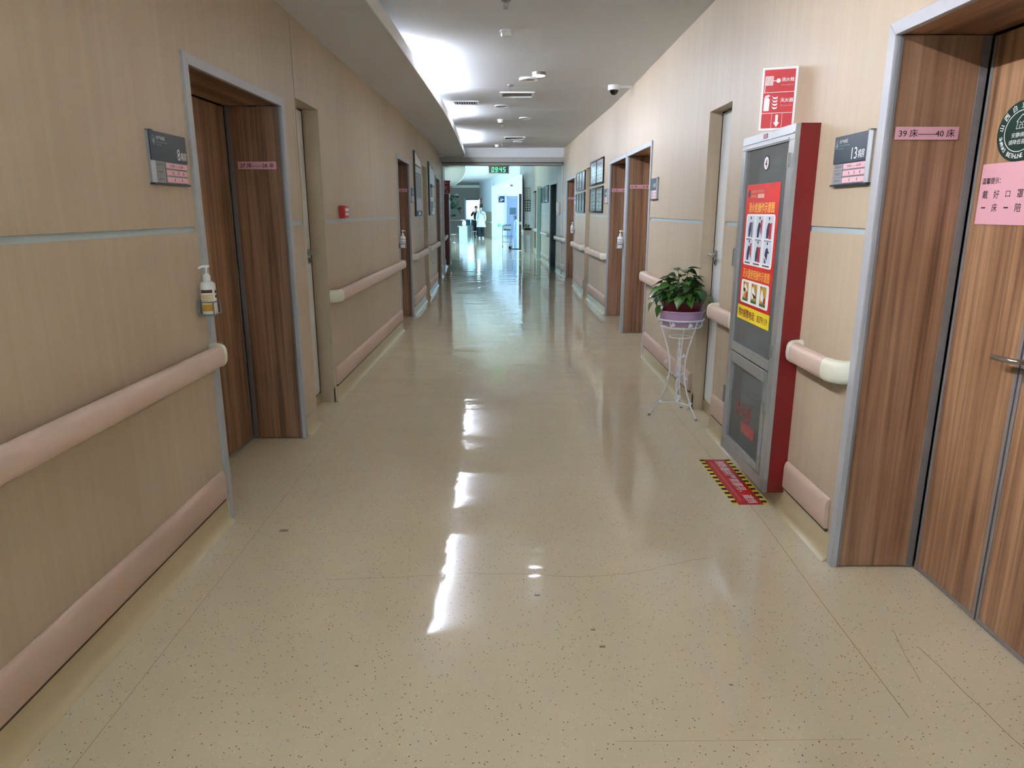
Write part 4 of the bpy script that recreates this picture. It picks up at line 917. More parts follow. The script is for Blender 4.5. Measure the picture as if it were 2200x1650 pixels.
MB().lathe([(0.0, 0.0), (0.095, 0.0), (0.110, 0.03), (0.132, 0.105), (0.146, 0.150), (0.152, 0.158), (0.152, 0.168), (0.143, 0.168), (0.138, 0.150), (0.135, 0.145), (0.0, 0.142)], 36).build('pot', mat('dark_red_plastic', (92, 28, 34), 0.28), T, smooth=True)
MB().lathe([(0.0, 0.150), (0.08, 0.150), (0.137, 0.146)], 24).build('soil', mat('soil', (46, 34, 26), 0.95), T)
pothos(T, 150, 0.17, 0.165, 0.22, LM, seed=5)
rnd = random.Random(12)
for a, r, h in ((3.3, 0.20, -0.02), (3.6, 0.175, -0.05), (-0.75, 0.19, 0.02), (4.4, 0.17, 0.02), (2.9, 0.16, 0.06), (-1.1, 0.18, 0.06), (4.0, 0.16, 0.04)):
    o = link('leaf', LM, T, (r*math.cos(a), r*math.sin(a), 0.17+h+0.02)); o.rotation_euler = (Matrix.Rotation(a-PI/2+rnd.uniform(-0.4, 0.4), 3, 'Z') @ Matrix.Rotation(-0.75, 3, 'X')).to_euler(); o.scale = (1.15, 1.15, 1.15)
    MB().tube([(0.08*math.cos(a), 0.08*math.sin(a), 0.15), (0.14*math.cos(a), 0.14*math.sin(a), 0.215), (r*math.cos(a), r*math.sin(a), 0.19+h)], 0.002, 5).build('stem', M_STEM, T)

# ------------------------------------------------------------------ on the ceiling
def smoke(x, y, label, z=CZ):
    T = thing('smoke_detector', label, 'detector', (x, y, z), 0, 'round white smoke detectors')
    MB().lathe([(0.0, 0.0), (0.048, 0.0), (0.050, -0.012), (0.0, -0.0125)], 24).build('base', M_WPLA, T, smooth=True)
    MB().lathe([(0.0, -0.0126), (0.042, -0.0126), (0.044, -0.030), (0.036, -0.045), (0.0, -0.048)], 24).build('sensor_head', M_WPLA, T, smooth=True)
def sprinkler(x, y, label, z=CZ):
    T = thing('sprinkler_head', label, 'sprinkler', (x, y, z), 0, 'ceiling sprinkler heads')
    MB().lathe([(0.0, 0.0), (0.036, 0.0), (0.032, -0.012), (0.018, -0.020), (0.0, -0.021)], 18).build('escutcheon', M_STEEL, T, smooth=True)
    fr = MB().tube([(0.011, 0, -0.02), (0.014, 0, -0.04), (0.0, 0, -0.058)], 0.003, 6); fr.tube([(-0.011, 0, -0.02), (-0.014, 0, -0.04), (0.0, 0, -0.058)], 0.003, 6); fr.tube([(0, 0, -0.02), (0, 0, -0.055)], 0.003, 6); fr.build('yoke', M_STEEL, T, smooth=True)
    MB().lathe([(0.0, -0.056), (0.018, -0.057), (0.018, -0.059), (0.0, -0.060)], 14).build('deflector', M_STEEL, T)
def speaker(x, y, r, label, z=CZ):
    T = thing('ceiling_speaker', label, 'speaker', (x, y, z), 0, 'flat round ceiling discs')
    MB().lathe([(0.0, 0.0), (r, 0.0), (r*0.99, -0.008), (r*0.86, -0.012), (r*0.84, -0.006), (0.0, -0.005)], 28).build('rim', M_WPLA, T, smooth=True)
    MB().lathe([(0.0, -0.0055), (r*0.83, -0.0065), (r*0.82, -0.0075), (0, -0.0085)], 28).build('grille', mat('speaker_grey', (186, 184, 182), 0.6), T, smooth=True)
def vent(x0, x1, y0, y1, label, slats, name='air_vent', z=CZ, across=True, filt=None):
    T = thing(name, label, 'vent', ((x0+x1)/2, (y0+y1)/2, z), 0, 'ceiling air vents'); X, Y = (x1-x0)/2, (y1-y0)/2; f = 0.028
    fr = MB(); fr.box(-X, X, -Y, -Y+f, -0.012, 0); fr.box(-X, X, Y-f, Y, -0.012, 0); fr.box(-X, -X+f, -Y+f, Y-f, -0.012, 0); fr.box(X-f, X, -Y+f, Y-f, -0.012, 0); fr.build('frame', M_WPLA, T, bevel=0.002)
    MB().box(-X+f, X-f, -Y+f, Y-f, -0.002, 0).build('backing', filt or mat('vent_dark', (52, 50, 50), 0.8), T)
    for k in range(slats):
        if across: xx = -X+f+(2*X-2*f)*(k+0.5)/slats; MB().box(xx-0.004, xx+0.004, -Y+f, Y-f, -0.010, -0.0021).build('slat', M_WPLA, T)
        else: yy = -Y+f+(2*Y-2*f)*(k+0.5)/slats; MB().box(-X+f, X-f, yy-0.004, yy+0.004, -0.010, -0.0021).build('slat', M_WPLA, T)
smoke(-0.015, 5.88, 'white smoke detector on the ceiling nearest the viewer'); sprinkler(-0.015, 5.06, 'chrome sprinkler head at the top edge, nearest the viewer')
sprinkler(0.026, 8.27, 'chrome sprinkler head just before the square ceiling vent'); sprinkler(-0.10, 11.75, 'sprinkler head on the ceiling behind the middle smoke detector')
smoke(-0.12, 11.3, 'white smoke detector halfway along the ceiling'); smoke(-0.24, 15.5, 'white smoke detector close to the cross beam'); sprinkler(-0.13, 15.1, 'sprinkler head close to the cross beam')
# lit round lamp and the open trim ring beside it
T = thing('ceiling_lamp', 'lit round metal-rimmed downlight dropping below the ceiling', 'lamp', (0.307, 7.56, CZ))
MB().lathe([(0.0, 0.0), (0.070, 0.0), (0.070, -0.030), (0.064, -0.034), (0.062, -0.028), (0.0, -0.0275)], 28).build('housing', M_STEEL, T, smooth=True)
MB().lathe([(0.0, -0.0285), (0.060, -0.0285), (0.058, -0.034), (0.0, -0.036)], 28).build('diffuser', mat('lit_diffuser', (255, 255, 255), 0.4, emit=(225, 238, 255), es=LAMP_E), T, smooth=True)
T = thing('ceiling_lamp_trim', 'unlit white trim ring hanging beside the lit downlight', 'lamp', (0.215, 7.87, CZ))
MB().lathe([(0.062, 0.0), (0.100, -0.004), (0.102, -0.016), (0.092, -0.024), (0.066, -0.018), (0.058, -0.004), (0.062, 0.0)], 30).build('ring', M_WPLA, T, smooth=True)
MB().lathe([(0.0, -0.001), (0.06, -0.001), (0.058, -0.006), (0.0, -0.007)], 24).build('dark_centre', mat('lamp_dark', (120, 120, 126), 0.4), T, smooth=True)
vent(-0.097, 0.31, 8.74, 9.11, 'square ceiling vent with grey filter right of the slotted one', 0, filt=mat('vent_filter', (158, 158, 150), 0.8))
vent(-0.715, -0.375, 9.42, 9.73, 'slotted white ceiling vent next to the glowing cove', 9); vent(-0.08, 0.32, 13.85, 14.25, 'farthest square ceiling vent before the cross beam', 0, filt=mat('vent_dark2', (90, 84, 78), 0.8))
speaker(-0.085, 9.86, 0.10, 'flat round ceiling disc beside the slotted vent'); speaker(0.25, 11.1, 0.09, 'flat round ceiling disc halfway to the cross beam'); speaker(0.19, 14.75, 0.09, 'flat round ceiling disc nearest the cross beam')
# dome camera
T = thing('dome_camera', 'white dome security camera with black dome at the right wall and ceiling', 'camera', (1.175, 8.3, CZ))
MB().lathe([(0.0, 0.0), (0.066, 0.0), (0.068, -0.045), (0.064, -0.052), (0.0, -0.052)], 28).build('housing', M_WPLA, T, smooth=True)
MB().lathe([(0.050, -0.0522), (0.046, -0.072), (0.034, -0.090), (0.018, -0.100), (0.0, -0.102)], 24).build('dome', mat('black_dome', (8, 8, 10), 0.08, coat=0.5), T, smooth=True)
MB().box(0.06, 0.205, -0.012, 0.012, -0.03, -0.002).build('cable_duct', M_WPLA, T, bevel=0.002)

# digital clock under the beam
T = thing('digital_clock', 'black digital clock with green 09:45 hanging below the shutter beam', 'clock', (-0.215, 16.40, 2.3445))
MB().box(-0.238, 0.238, -0.02, 0.02, -0.0865, 0.0865).build('case', mat('clock_silver', (206, 202, 206), 0.35, 0.3), T, bevel=0.006)
MB().box(-0.218, 0.218, -0.0215, -0.0201, -0.070, 0.070).build('face', mat('clock_black', (8, 10, 10), 0.3), T)
M_SEG = mat('green_segments', (120, 255, 190), 0.4, emit=(70, 235, 140), es=0.28)
SEGS = {'0': 'abcdef', '9': 'abcfgd', '4': 'bcfg', '5': 'acdfg'}
for ch, x in (('0', -0.135), ('9', -0.055), ('4', 0.045), ('5', 0.125)):
    w_, h_, t_ = 0.052, 0.104, 0.013; g = MB(); sk = 0.10
    R_ = {'a': (-w_/2, w_/2, h_/2-t_, h_/2), 'd': (-w_/2, w_/2, -h_/2, -h_/2+t_), 'g': (-w_/2, w_/2, -t_/2, t_/2), 'f': (-w_/2, -w_/2+t_, 0.002, h_/2-0.002), 'b': (w_/2-t_, w_/2, 0.002, h_/2-0.002), 'e': (-w_/2, -w_/2+t_, -h_/2+0.002, -0.002), 'c': (w_/2-t_, w_/2, -h_/2+0.002, -0.002)}
    for s_ in SEGS[ch]:
        a, b, c, d = R_[s_]; g.add([(x+a+sk*c, -0.0222, c), (x+b+sk*c, -0.0222, c), (x+b+sk*d, -0.0222, d), (x+a+sk*d, -0.0222, d)], [(0, 1, 2, 3)])
    g.build('digit', M_SEG, T)
g = MB()
for z in (-0.022, 0.022): g.box(-0.010+0.1*z, 0.0+0.1*z, -0.0224, -0.022, z-0.005, z+0.005)
g.build('colon', M_SEG, T)

# ================================================================== FARTHER ALONG THE CORRIDOR
def print_rows(T, x0, x1, z0, z1, nx, nz, y, m, nm='blurred_print', fill=0.7):
    mb = MB(); dx, dz = (x1-x0)/nx, (z1-z0)/nz; r = random.Random(nx*31+nz)
    for i in range(nx):
        for j in range(nz):
            a = x0+dx*i+dx*0.12; b = a+dx*fill*r.uniform(0.8, 1.1); c = z0+dz*j+dz*0.14; d = c+dz*fill
            mb.add([(a, y, c), (b, y, c), (b, y, d), (a, y, d)], [(0, 1, 2, 3)])
    return mb.build(nm, m, T)
M_BRD = mat('board_grey', (168, 164, 158), 0.35); M_BRDK = mat('board_dark_frame', (56, 50, 46), 0.4); M_PRT = mat('board_print', (96, 92, 88), 0.6); M_PRT2 = mat('board_print_pale', (212, 210, 206), 0.6)
loc, rz = frame('L', 10.72, 1.81)
T = thing('notice_board', 'tall grey notice board with white arched header on the left wall', 'board', loc, rz)
W_ = 0.36
pts = [(-W_, -0.44), (W_, -0.44), (W_, 0.34), (W_*0.6, 0.40), (W_*0.1, 0.41), (-W_*0.4, 0.45), (-W_, 0.47)]
MB().prism(pts, -0.025, 0, 'y').build('board_frame', M_BRDK, T)
MB().prism([(-W_+0.02, 0.29), (W_-0.02, 0.27), (W_-0.02, 0.33), (W_*0.5, 0.385), (0, 0.395), (-W_*0.5, 0.43), (-W_+0.02, 0.45)], -0.028, -0.0251, 'y').build('header', M_WINK, T)
MB().box(-W_+0.02, W_-0.02, -0.028, -0.0251, 0.17, 0.255).build('title_band', mat('board_title', (200, 202, 206), 0.5), T)
MB().box(-W_+0.03, W_-0.005, -0.028, -0.0251, -0.36, 0.15).build('print_sheet', M_BRD, T)
print_rows(T, -W_+0.05, W_-0.02, -0.18, 0.14, 9, 12, -0.0286, M_PRT); print_rows(T, -W_+0.05, W_-0.02, -0.35, -0.2, 5, 6, -0.0286, M_PRT2)
MB().box(-W_+0.05, W_, -0.03, -0.0251, -0.425, -0.372).build('blue_cards', mat('card_blue', (60, 84, 130), 0.5), T); MB().box(-0.1, 0.1, -0.032, -0.0301, -0.42, -0.38).build('white_card', M_WINK, T)
loc, rz = frame('L', 12.92, 1.81)
T = thing('pinned_notice_board', 'dark framed board with pinned white papers on the left wall', 'board', loc, rz)
W_ = 0.58
MB().prism([(-W_, -0.44), (W_, -0.44), (W_, 0.30), (W_*0.5, 0.38), (-W_*0.2, 0.40), (-W_, 0.45)], -0.025, 0, 'y').build('board_frame', M_BRDK, T)
MB().prism([(-W_+0.1, 0.10), (W_-0.04, 0.08), (W_-0.04, 0.27), (W_*0.5, 0.35), (-W_*0.2, 0.37), (-W_+0.1, 0.40)], -0.028, -0.0251, 'y').build('header', mat('header_bluewhite', (196, 206, 220), 0.4), T)
for i, (x0, x1, z0, z1, c) in enumerate(((-0.05, 0.54, -0.13, 0.05, 0), (-0.42, 0.34, -0.20, -0.13, 1), (0.02, 0.52, -0.30, -0.205, 0), (-0.02, 0.50, -0.36, -0.305, 1), (-0.22, 0.44, -0.43, -0.365, 1))):
    MB().box(x0, x1, -0.029-0.0006*i, -0.0251-0.0006*i, z0, z1).build('pinned_paper', M_WINK if c else M_PRT2, T)
MB().box(-0.32, -0.1, -0.03, -0.0251, 0.03, 0.09).build('dark_clip', M_INK, T)
loc, rz = frame('L', 15.80, 1.72)
T = thing('white_poster', 'tall narrow white poster with purple print beyond the third left door', 'poster', loc, rz)
MB().prism([(-0.28, -0.42), (0.28, -0.42), (0.28, 0.36), (0.0, 0.42), (-0.28, 0.40)], -0.012, 0, 'y').build('sheet', mat('poster_lilac_white', (214, 210, 222), 0.5), T)
print_rows(T, -0.2, 0.0, -0.36, 0.3, 1, 7, -0.0126, mat('poster_purple', (120, 108, 140), 0.6))
loc, rz = frame('L', 13.0, 0.52)
T = thing('wall_socket', 'small white electrical socket low on the left wall', 'socket', loc, rz)
MB().box(-0.06, 0.06, -0.01, 0, -0.045, 0.045).build('plate', M_WPLA, T, bevel=0.003); MB().box(-0.03, 0.03, -0.0115, -0.0101, -0.02, 0.02).build('sockets', M_INK, T)
# glazed picture frames on the right wall
M_PIC = mat('picture_pale', (226, 230, 234), 0.10, spec=0.8, coat=0.6); M_PIC2 = mat('picture_olive', (140, 140, 118), 0.12, spec=0.8, coat=0.6)
def glazed(y0, y1, z0, z1, n, label, pm, side='R', extra=True):
    yc = (y0+y1)/2; loc, rz = frame(side, yc, (z0+z1)/2); T = thing('picture_frame', label, 'picture', loc, rz, 'glazed frames on the right wall')
    X, Z = (y1-y0)/2, (z1-z0)/2; MB().box(-X, X, -0.012, 0, -Z, Z).build('backing', M_BRDK, T)
    w = 2*X/n
    for i in range(n):
        a, b = -X+w*i+0.011, -X+w*(i+1)-0.011
        p = MB().box(a, b, -0.016, -0.0121, -Z+0.02, Z-0.02).build('pane', pm, T)
        if extra: print_rows(p, a+0.05, b-0.05, -Z+0.05, Z-0.06, 2, 5, -0.0165, mat('picture_print', (168, 176, 182) if pm is M_PIC else (112, 112, 92), 0.15, coat=0.5), 'blurred_picture', 0.8)
    fr = MB(); fr.box(-X, X, -0.024, -0.012, Z-0.02, Z); fr.box(-X, X, -0.024, -0.012, -Z, -Z+0.02)
    for i in range(n+1): x = -X+w*i; fr.box(max(-X, x-0.011), min(X, x+0.011), -0.024, -0.012, -Z+0.02, Z-0.02)
    fr.build('frame', mat('frame_black', (24, 22, 22), 0.3), T, bevel=0.002, seg=1)
glazed(10.38, 11.68, 1.835, 2.20, 2, 'upper glazed frame with two panes on the right wall', M_PIC)
glazed(10.38, 11.68, 1.42, 1.80, 2, 'lower glazed frame with two olive panes on the right wall', M_PIC2)
glazed(12.37, 13.64, 1.80, 2.125, 3, 'upper glazed frame with three panes on the right wall', M_PIC)
glazed(12.37, 13.64, 1.42, 1.765, 3, 'lower glazed frame with three olive panes on the right wall', M_PIC2)
glazed(19.2, 21.3, 1.66, 2.11, 2, 'framed green pictures on the right wall past the dark green door', mat('picture_green', (104, 122, 112), 0.15, coat=0.5), extra=False)
loc, rz = frame('R', 16.85, 1.50)
T = thing('wall_dispenser', 'slim white wall dispenser before the dark green door', 'dispenser', loc, rz)
MB().box(-0.06, 0.06, -0.07, 0, -0.145, 0.145).build('casing', M_WPLA, T, bevel=0.012); MB().box(-0.03, 0.03, -0.074, -0.068, -0.13, -0.06).build('outlet', M_GREY, T, bevel=0.004)
# hydrant cabinet farther down the left wall, with its projecting sign
def small_cabinet(loc, rz, label, w=0.62, z0=0.1, z1=1.86, d=0.13):
    T = thing('fire_hydrant_cabinet', label, 'cabinet', loc, rz); H = w/2
    MB().box(-H, H, -d+0.02, 0, z0, z1).build('body', M_DRED, T)
    for a in ((-H, -H+0.06, z0, z1), (H-0.06, H, z0, z1), (-H+0.06, H-0.06, z1-0.06, z1), (-H+0.06, H-0.06, z0, z0+0.06), (-H+0.06, H-0.06, 0.70, 0.76)): MB().box(a[0], a[1], -d, -d+0.02, a[2], a[3]).build('frame_bar', M_ALU2, T)
    MB().box(-H+0.06, H-0.06, -d+0.006, -d+0.012, 0.76, z1-0.06).build('upper_glass', M_GLASST, T); MB().box(-H+0.06, H-0.06, -d+0.006, -d+0.012, z0+0.06, 0.70).build('lower_glass', M_GLASST, T)
    return T
loc, rz = frame('L', 18.42, 0.0); small_cabinet(loc, rz, 'dark red hydrant cabinet on the left wall far down the corridor')
fire_sign('small red projecting fire sign on the left wall far down the corridor', (WX('L', 18.2)+0.075, 18.2, 2.03), 0.0, 0.145, 0.31, False)
loc, rz = frame('L', 19.9, 1.6)
T = thing('curved_poster', 'white poster on the curving left wall past the far red cabinet', 'poster', loc, rz)
MB().box(-0.4, 0.4, -0.012, -0.002, -0.5, 0.35).build('sheet', M_WHITE, T); print_rows(T, -0.35, 0.35, -0.4, 0.25, 3, 8, -0.0126, M_PRT)
rail_between((WX('L', 18.9), 18.9), (WX('L', 21.6), 21.6), 'pink handrail on the curving left wall past the far red cabinet', nb=2)
rail_between((-5.0, FY), (-2.75, FY), 'handrail on the grey end wall under the pine mural', z=0.86, nb=2)
def wall_pt(t, off=0.0):
    d = (Vector(Bp)-Vector(A)); p = Vector(A)+d*t; n = Vector((-d.y, d.x)).normalized(); n = n if n.x < 0 else -n
    return (p+n*off)
CRZ = math.atan2(Bp[1]-A[1], Bp[0]-A[0])
p0, p1 = wall_pt(0.30), wall_pt(0.985); rail_between(tuple(p0), tuple(p1), 'handrail on the bright far right wall behind the woman in white', z=0.84, nb=2)
p = wall_pt(0.20); small_cabinet((p.x, p.y, 0), CRZ, 'dark hydrant cabinet on the far right wall behind the woman in white', w=0.6)
fire_sign('tiny red fire sign on the bright far right wall', (p.x-0.075, p.y-0.1, 2.04), 0.0, 0.145, 0.29, False)

# pine mural on the end wall
T = thing('pine_mural', 'green pine tree mural on the grey end wall', 'mural', (-3.35, FY, 1.1))
tr = MB(); tr.tube([(-0.55, -0.006, 0.0), (-0.45, -0.006, 0.35), (-0.2, -0.006, 0.62), (0.15, -0.006, 0.55), (0.38, -0.006, 0.30), (0.46, -0.006, 0.12)], [0.06, 0.05, 0.04, 0.03, 0.02, 0.01], 6)
tr.tube([(-0.45, -0.006, 0.35), (-0.42, -0.006, 0.8), (-0.25, -0.006, 1.2)], [0.05, 0.04, 0.02], 6); tr.tube([(-0.3, -0.006, 0.5), (0.0, -0.006, 0.9)], [0.03, 0.015], 6)
tr.v = [(v[0], -0.004+(v[1]+0.006)*0.05, v[2]) for v in tr.v]; tr.build('trunk', mat('mural_brown', (58, 46, 40), 0.7), T)
GR = [mat('mural_green%d' % i, c, 0.7) for i, c in enumerate(((44, 92, 58), (70, 120, 76), (96, 140, 98), (34, 66, 48)))]
rnd = random.Random(9)
for i in range(44):
    t = rnd.random(); cx = -0.62+rnd.random()*1.05; cz = 0.45+rnd.random()*0.95*(1-0.55*max(0, cx+0.2)); s_ = rnd.uniform(0.05, 0.12); n = 9
    if i < 8: cx = -0.6+i*0.09; cz = 0.03+rnd.uniform(0, 0.05)
    MB().prism([(cx+s_*(1.4+0.3*rnd.random())*math.cos(2*PI*k/n)*(1 if k % 2 else 0.6), cz+s_*0.75*math.sin(2*PI*k/n)*(1 if k % 2 else 0.6)) for k in range(n)], -0.008-0.0004*i, -0.0055-0.0004*i, 'y').build('foliage', GR[i % 4], T)
cl = MB(); cl.prism([(0.05, 1.28), (0.12, 1.33), (0.2, 1.36), (0.3, 1.32), (0.36, 1.26), (0.2, 1.24)], -0.006, -0.001, 'y'); cl.build('cloud', mat('mural_cloud', (214, 214, 222), 0.7), T)

# pedestal with white dispenser, low metal stand
T = thing('reception_pedestal', 'white pedestal cabinet with dark side standing in the far corridor', 'cabinet', (-2.135, 33.4, 0))
MB().box(-0.17, 0.20, -0.16, 0.16, 0.0, 0.72).build('body', mat('pedestal_white', (206, 216, 236), 0.4), T, bevel=0.006)
MB().box(-0.215, -0.171, -0.155, 0.155, 0.0, 0.715).build('dark_side', mat('pedestal_navy', (48, 56, 74), 0.5), T)
MB().box(-0.235, 0.215, -0.18, 0.18, 0.72, 0.75).build('top', mat('pedestal_top', (216, 218, 226), 0.35), T, bevel=0.004)
T = thing('dispenser_jug', 'white curved dispenser jug on top of the far white pedestal', 'dispenser', (-2.07, 33.4, 0.7505))
MB().lathe([(0.0, 0.0), (0.055, 0.0), (0.075, 0.03), (0.092, 0.11), (0.085, 0.18), (0.055, 0.235), (0.03, 0.26), (0.0, 0.262)], 22).build('jug_body', M_WPLA, T, smooth=True)
MB().tube([(0.03, 0, 0.22), (-0.02, 0, 0.275), (-0.07, 0, 0.285), (-0.15, 0, 0.262)], [0.03, 0.022, 0.014, 0.008], 10).build('spout', M_WPLA, T, smooth=True)
T = thing('low_metal_stand', 'low thin metal stand left of the far white pedestal', 'stand', (-2.50, 33.3, 0))
MB().lathe([(0.0, 0.0), (0.10, 0.0), (0.09, 0.02), (0.0, 0.03)], 16).build('base', M_STEEL, T, smooth=True); MB().tube([(0, 0, 0.02), (0, 0, 0.36)], 0.012, 8).build('pole', M_STEEL, T); MB().box(-0.26, 0.04, -0.09, 0.09, 0.36, 0.378).build('shelf', M_WPLA, T, bevel=0.003)

# waiting room: curtains, seats
def curtain(x0, x1, label):
    n = 40; v = []
    for z in (0.35, 2.72):
        for i in range(n+1): v.append((x0+(x1-x0)*i/n, 50.55+0.035*math.sin(i*1.25), z))
    mb = MB(); mb.add(v, [(i, i+1, n+2+i, n+1+i) for i in range(n)])
    m = MATS.get('sheer_curtain')
    if not m:
        m = mat('sheer_curtain', (240, 246, 246), 0.8); N, L, b = nodes(m); t = N.new('ShaderNodeBsdfTranslucent'); t.inputs[0].default_value = (0.9, 0.95, 0.95, 1); x = N.new('ShaderNodeMixShader'); x.inputs[0].default_value = 0.6
        L.new(b.outputs[0], x.inputs[1]); L.new(t.outputs[0], x.inputs[2]); L.new(x.outputs[0], N['Material Output'].inputs['Surface'])
    o = mb.build('curtain', m, None, smooth=True); o.modifiers.new('thickness', 'SOLIDIFY').thickness = 0.004
    tag(o, label, 'curtain', 'sheer white curtains')
curtain(-2.95, -2.25, 'sheer white curtain at the left of the far bright window'); curtain(-1.75, -0.95, 'sheer white curtain at the right of the far bright window')
def beam_seat(x, y, rz, label):
    T = thing('waiting_seat', label, 'chair', (x, y, 0), rz, 'blue waiting seats'); M = mat('seat_blue', (110, 160, 178), 0.4)
    MB().prism([(-0.22, 0.44), (-0.18, 0.46), (0.16, 0.43), (0.24, 0.45), (0.24, 0.43), (0.16, 0.405), (-0.18, 0.435), (-0.22, 0.42)], -0.24, 0.24, 'x').build('seat', M, T, bevel=0.005)
    MB().prism([(0.22, 0.48), (0.25, 0.47), (0.34, 0.86), (0.31, 0.87)], -0.24, 0.24, 'x').build('backrest', M, T, bevel=0.005)
    for sx in (-0.19, 0.19): MB().tube([(sx, -0.18, 0.012), (sx, 0.0, 0.25), (sx, 0.1, 0.42)], 0.014, 8).build('leg', M_STEEL, T); MB().tube([(sx, 0.25, 0.012), (sx, 0.08, 0.3), (sx, 0.2, 0.42), (sx, 0.26, 0.55)], 0.014, 8).build('leg', M_STEEL, T)
for i, nm in enumerate(('leftmost', 'middle', 'rightmost')): beam_seat(-2.78+i*0.53, 48.4, PI*0 + 0.15, nm+' pale blue waiting seat seen through the far opening')

# lift hall: grey door, sign, exit light, lamp
D = structure('door_21', (0.195, 38.6, 0))
lf = MB().box(-0.30, 0.30, -0.05, -0.002, 0.01, 2.20).build('leaf', M_DOORGREY, D)
MB().box(-0.127, 0.222, -0.056, -0.05, 1.247, 1.61).build('window_pane', mat('door_window', (66, 92, 104), 0.2), lf)
for x in (-0.335, 0.30): MB().box(x, x+0.035, -0.07, -0.001, 0, 2.24).build('frame_post', M_WHITE, D)
MB().box(-0.335, 0.335, -0.07, -0.001, 2.205, 2.25).build('frame_head', M_WHITE, D); lever(lf, -0.24, 1.02, -0.05, 1, 0.11)
MB().box(-0.2, 0.22, -0.075, -0.051, 2.08, 2.13).build('door_closer', M_STEEL, lf)
T = thing('stair_sign', 'square navy sign with white stair drawing beside the far grey door', 'sign', (-0.366, 38.6, 2.043))
MB().box(-0.16, 0.16, -0.012, -0.001, -0.168, 0.168).build('plate', mat('sign_navy', (14, 44, 78), 0.4), T, bevel=0.002)
MB().tube([(-0.1, -0.0135, -0.10), (-0.05, -0.0135, -0.09), (0.04, -0.0135, -0.04), (0.11, -0.0135, -0.01)], 0.012, 4).build('stair_line', M_WINK, T)
for q in ((-0.05, -0.03, -0.05, 0.04), (0.02, 0.04, -0.02, 0.05)): MB().box(q[0], q[1], -0.0135, -0.0125, q[2], q[3]).build('figure_mark', M_WINK, T)
MB().box(-0.13, -0.09, -0.0135, -0.0125, 0.11, 0.145).build('corner_mark', M_WINK, T)
T = thing('exit_light', 'small green exit light low on the far white wall', 'light', (-0.475, 38.6, 0.68))
MB().box(-0.10, 0.10, -0.03, -0.001, -0.075, 0.075).build('box', mat('exit_frame', (150, 220, 200), 0.4), T, bevel=0.004); MB().box(-0.08, 0.06, -0.033, -0.0301, -0.055, 0.055).build('panel', mat('exit_green', (16, 84, 64), 0.4, emit=(20, 160, 110), es=0.4), T); MB().box(-0.03, 0.02, -0.0345, -0.0331, -0.02, 0.03).build('arrow', M_WINK, T)
T = thing('linear_lamp', 'white tube fitting hung below the header of the far lift hall', 'lamp', (-0.02, 34.0, 2.60), 0.6)
MB().box(-0.22, 0.22, -0.05, 0.05, -0.04, 0.04).build('casing', M_WPLA, T, bevel=0.01); MB().box(0.10, 0.24, -0.055, 0.055, -0.045, 0.045).build('end_box', mat('lamp_end', (40, 46, 56), 0.4), T, bevel=0.004)
for x in (-0.15, 0.1): MB().tube([(x, 0, 0.04), (x, 0, 0.495)], 0.006, 6).build('rod', M_STEEL, T)
# end of the right wall: dark curved post, posters, brown leaf, glass side panel, threshold
tag(MB().prism([(0.50, 0), (0.58, 0), (0.58, 2.2), (0.56, 2.5), (0.53, 2.68), (0.50, 2.70)], 25.90, 25.998, 'y').build('trim_96', mat('dark_post', (58, 50, 46), 0.4)), kind='structure')
T = thing('wall_poster', 'pair of grey posters on the end wall beside the dark post', 'poster', (0.70, 26.0, 1.84))
MB().box(-0.10, 0.10, -0.014, -0.001, 0.01, 0.42).build('upper_sheet', M_BRD, T); MB().box(-0.10, 0.10, -0.014, -0.001, -0.42, -0.01).build('lower_sheet', mat('poster_dark', (84, 76, 74), 0.5), T)
for z0 in (0.03, -0.4): print_rows(T, -0.09, 0.09, z0, z0+0.36, 2, 4, -0.0146, M_PRT2)
loc, rz = frame('R', 24.9, 1.1)
T = thing('brown_notice_panel', 'narrow brown panel with dark edge on the right wall above the far plant', 'panel', loc, rz)
MB().box(-0.5, 0.5, -0.03, -0.001, -0.9, 0.95).build('panel', mat('panel_brown', (136, 110, 92), 0.5), T); MB().box(-0.52, 0.52, -0.06, -0.001, 0.95, 1.0).build('ledge', M_BRDK, T)
D = structure('door_22', (0.44, 26.6, 0), 0.0)
MB().box(-0.05, 0.05, -0.02, 0.02, 0.01, 2.05).build('leaf', mat('brown_leaf', (62, 40, 32), 0.45), D); MB().box(-0.06, 0.06, -0.03, -0.021, 0.95, 1.05).build('handle', M_STEEL, D)
D = structure('door_23', (0.93, 21.68, 0))
MB().box(-0.065, 0.045, -0.006, 0.006, 0.01, 2.13).build('glass_leaf', M_GLASSD, D); MB().box(0.045, 0.062, -0.02, 0.02, 0.0, 2.13).build('frame_post', M_BLACK, D); MB().box(-0.07, 0.05, -0.015, 0.015, 2.10, 2.16).build('top_clamp', M_STEEL, D)
MB().box(-1.85, 0.97, 21.66, 21.72, 0.0002, 0.003).build('threshold_strip', mat('threshold_steel', (224, 228, 226), 0.25, 0.2), FL)
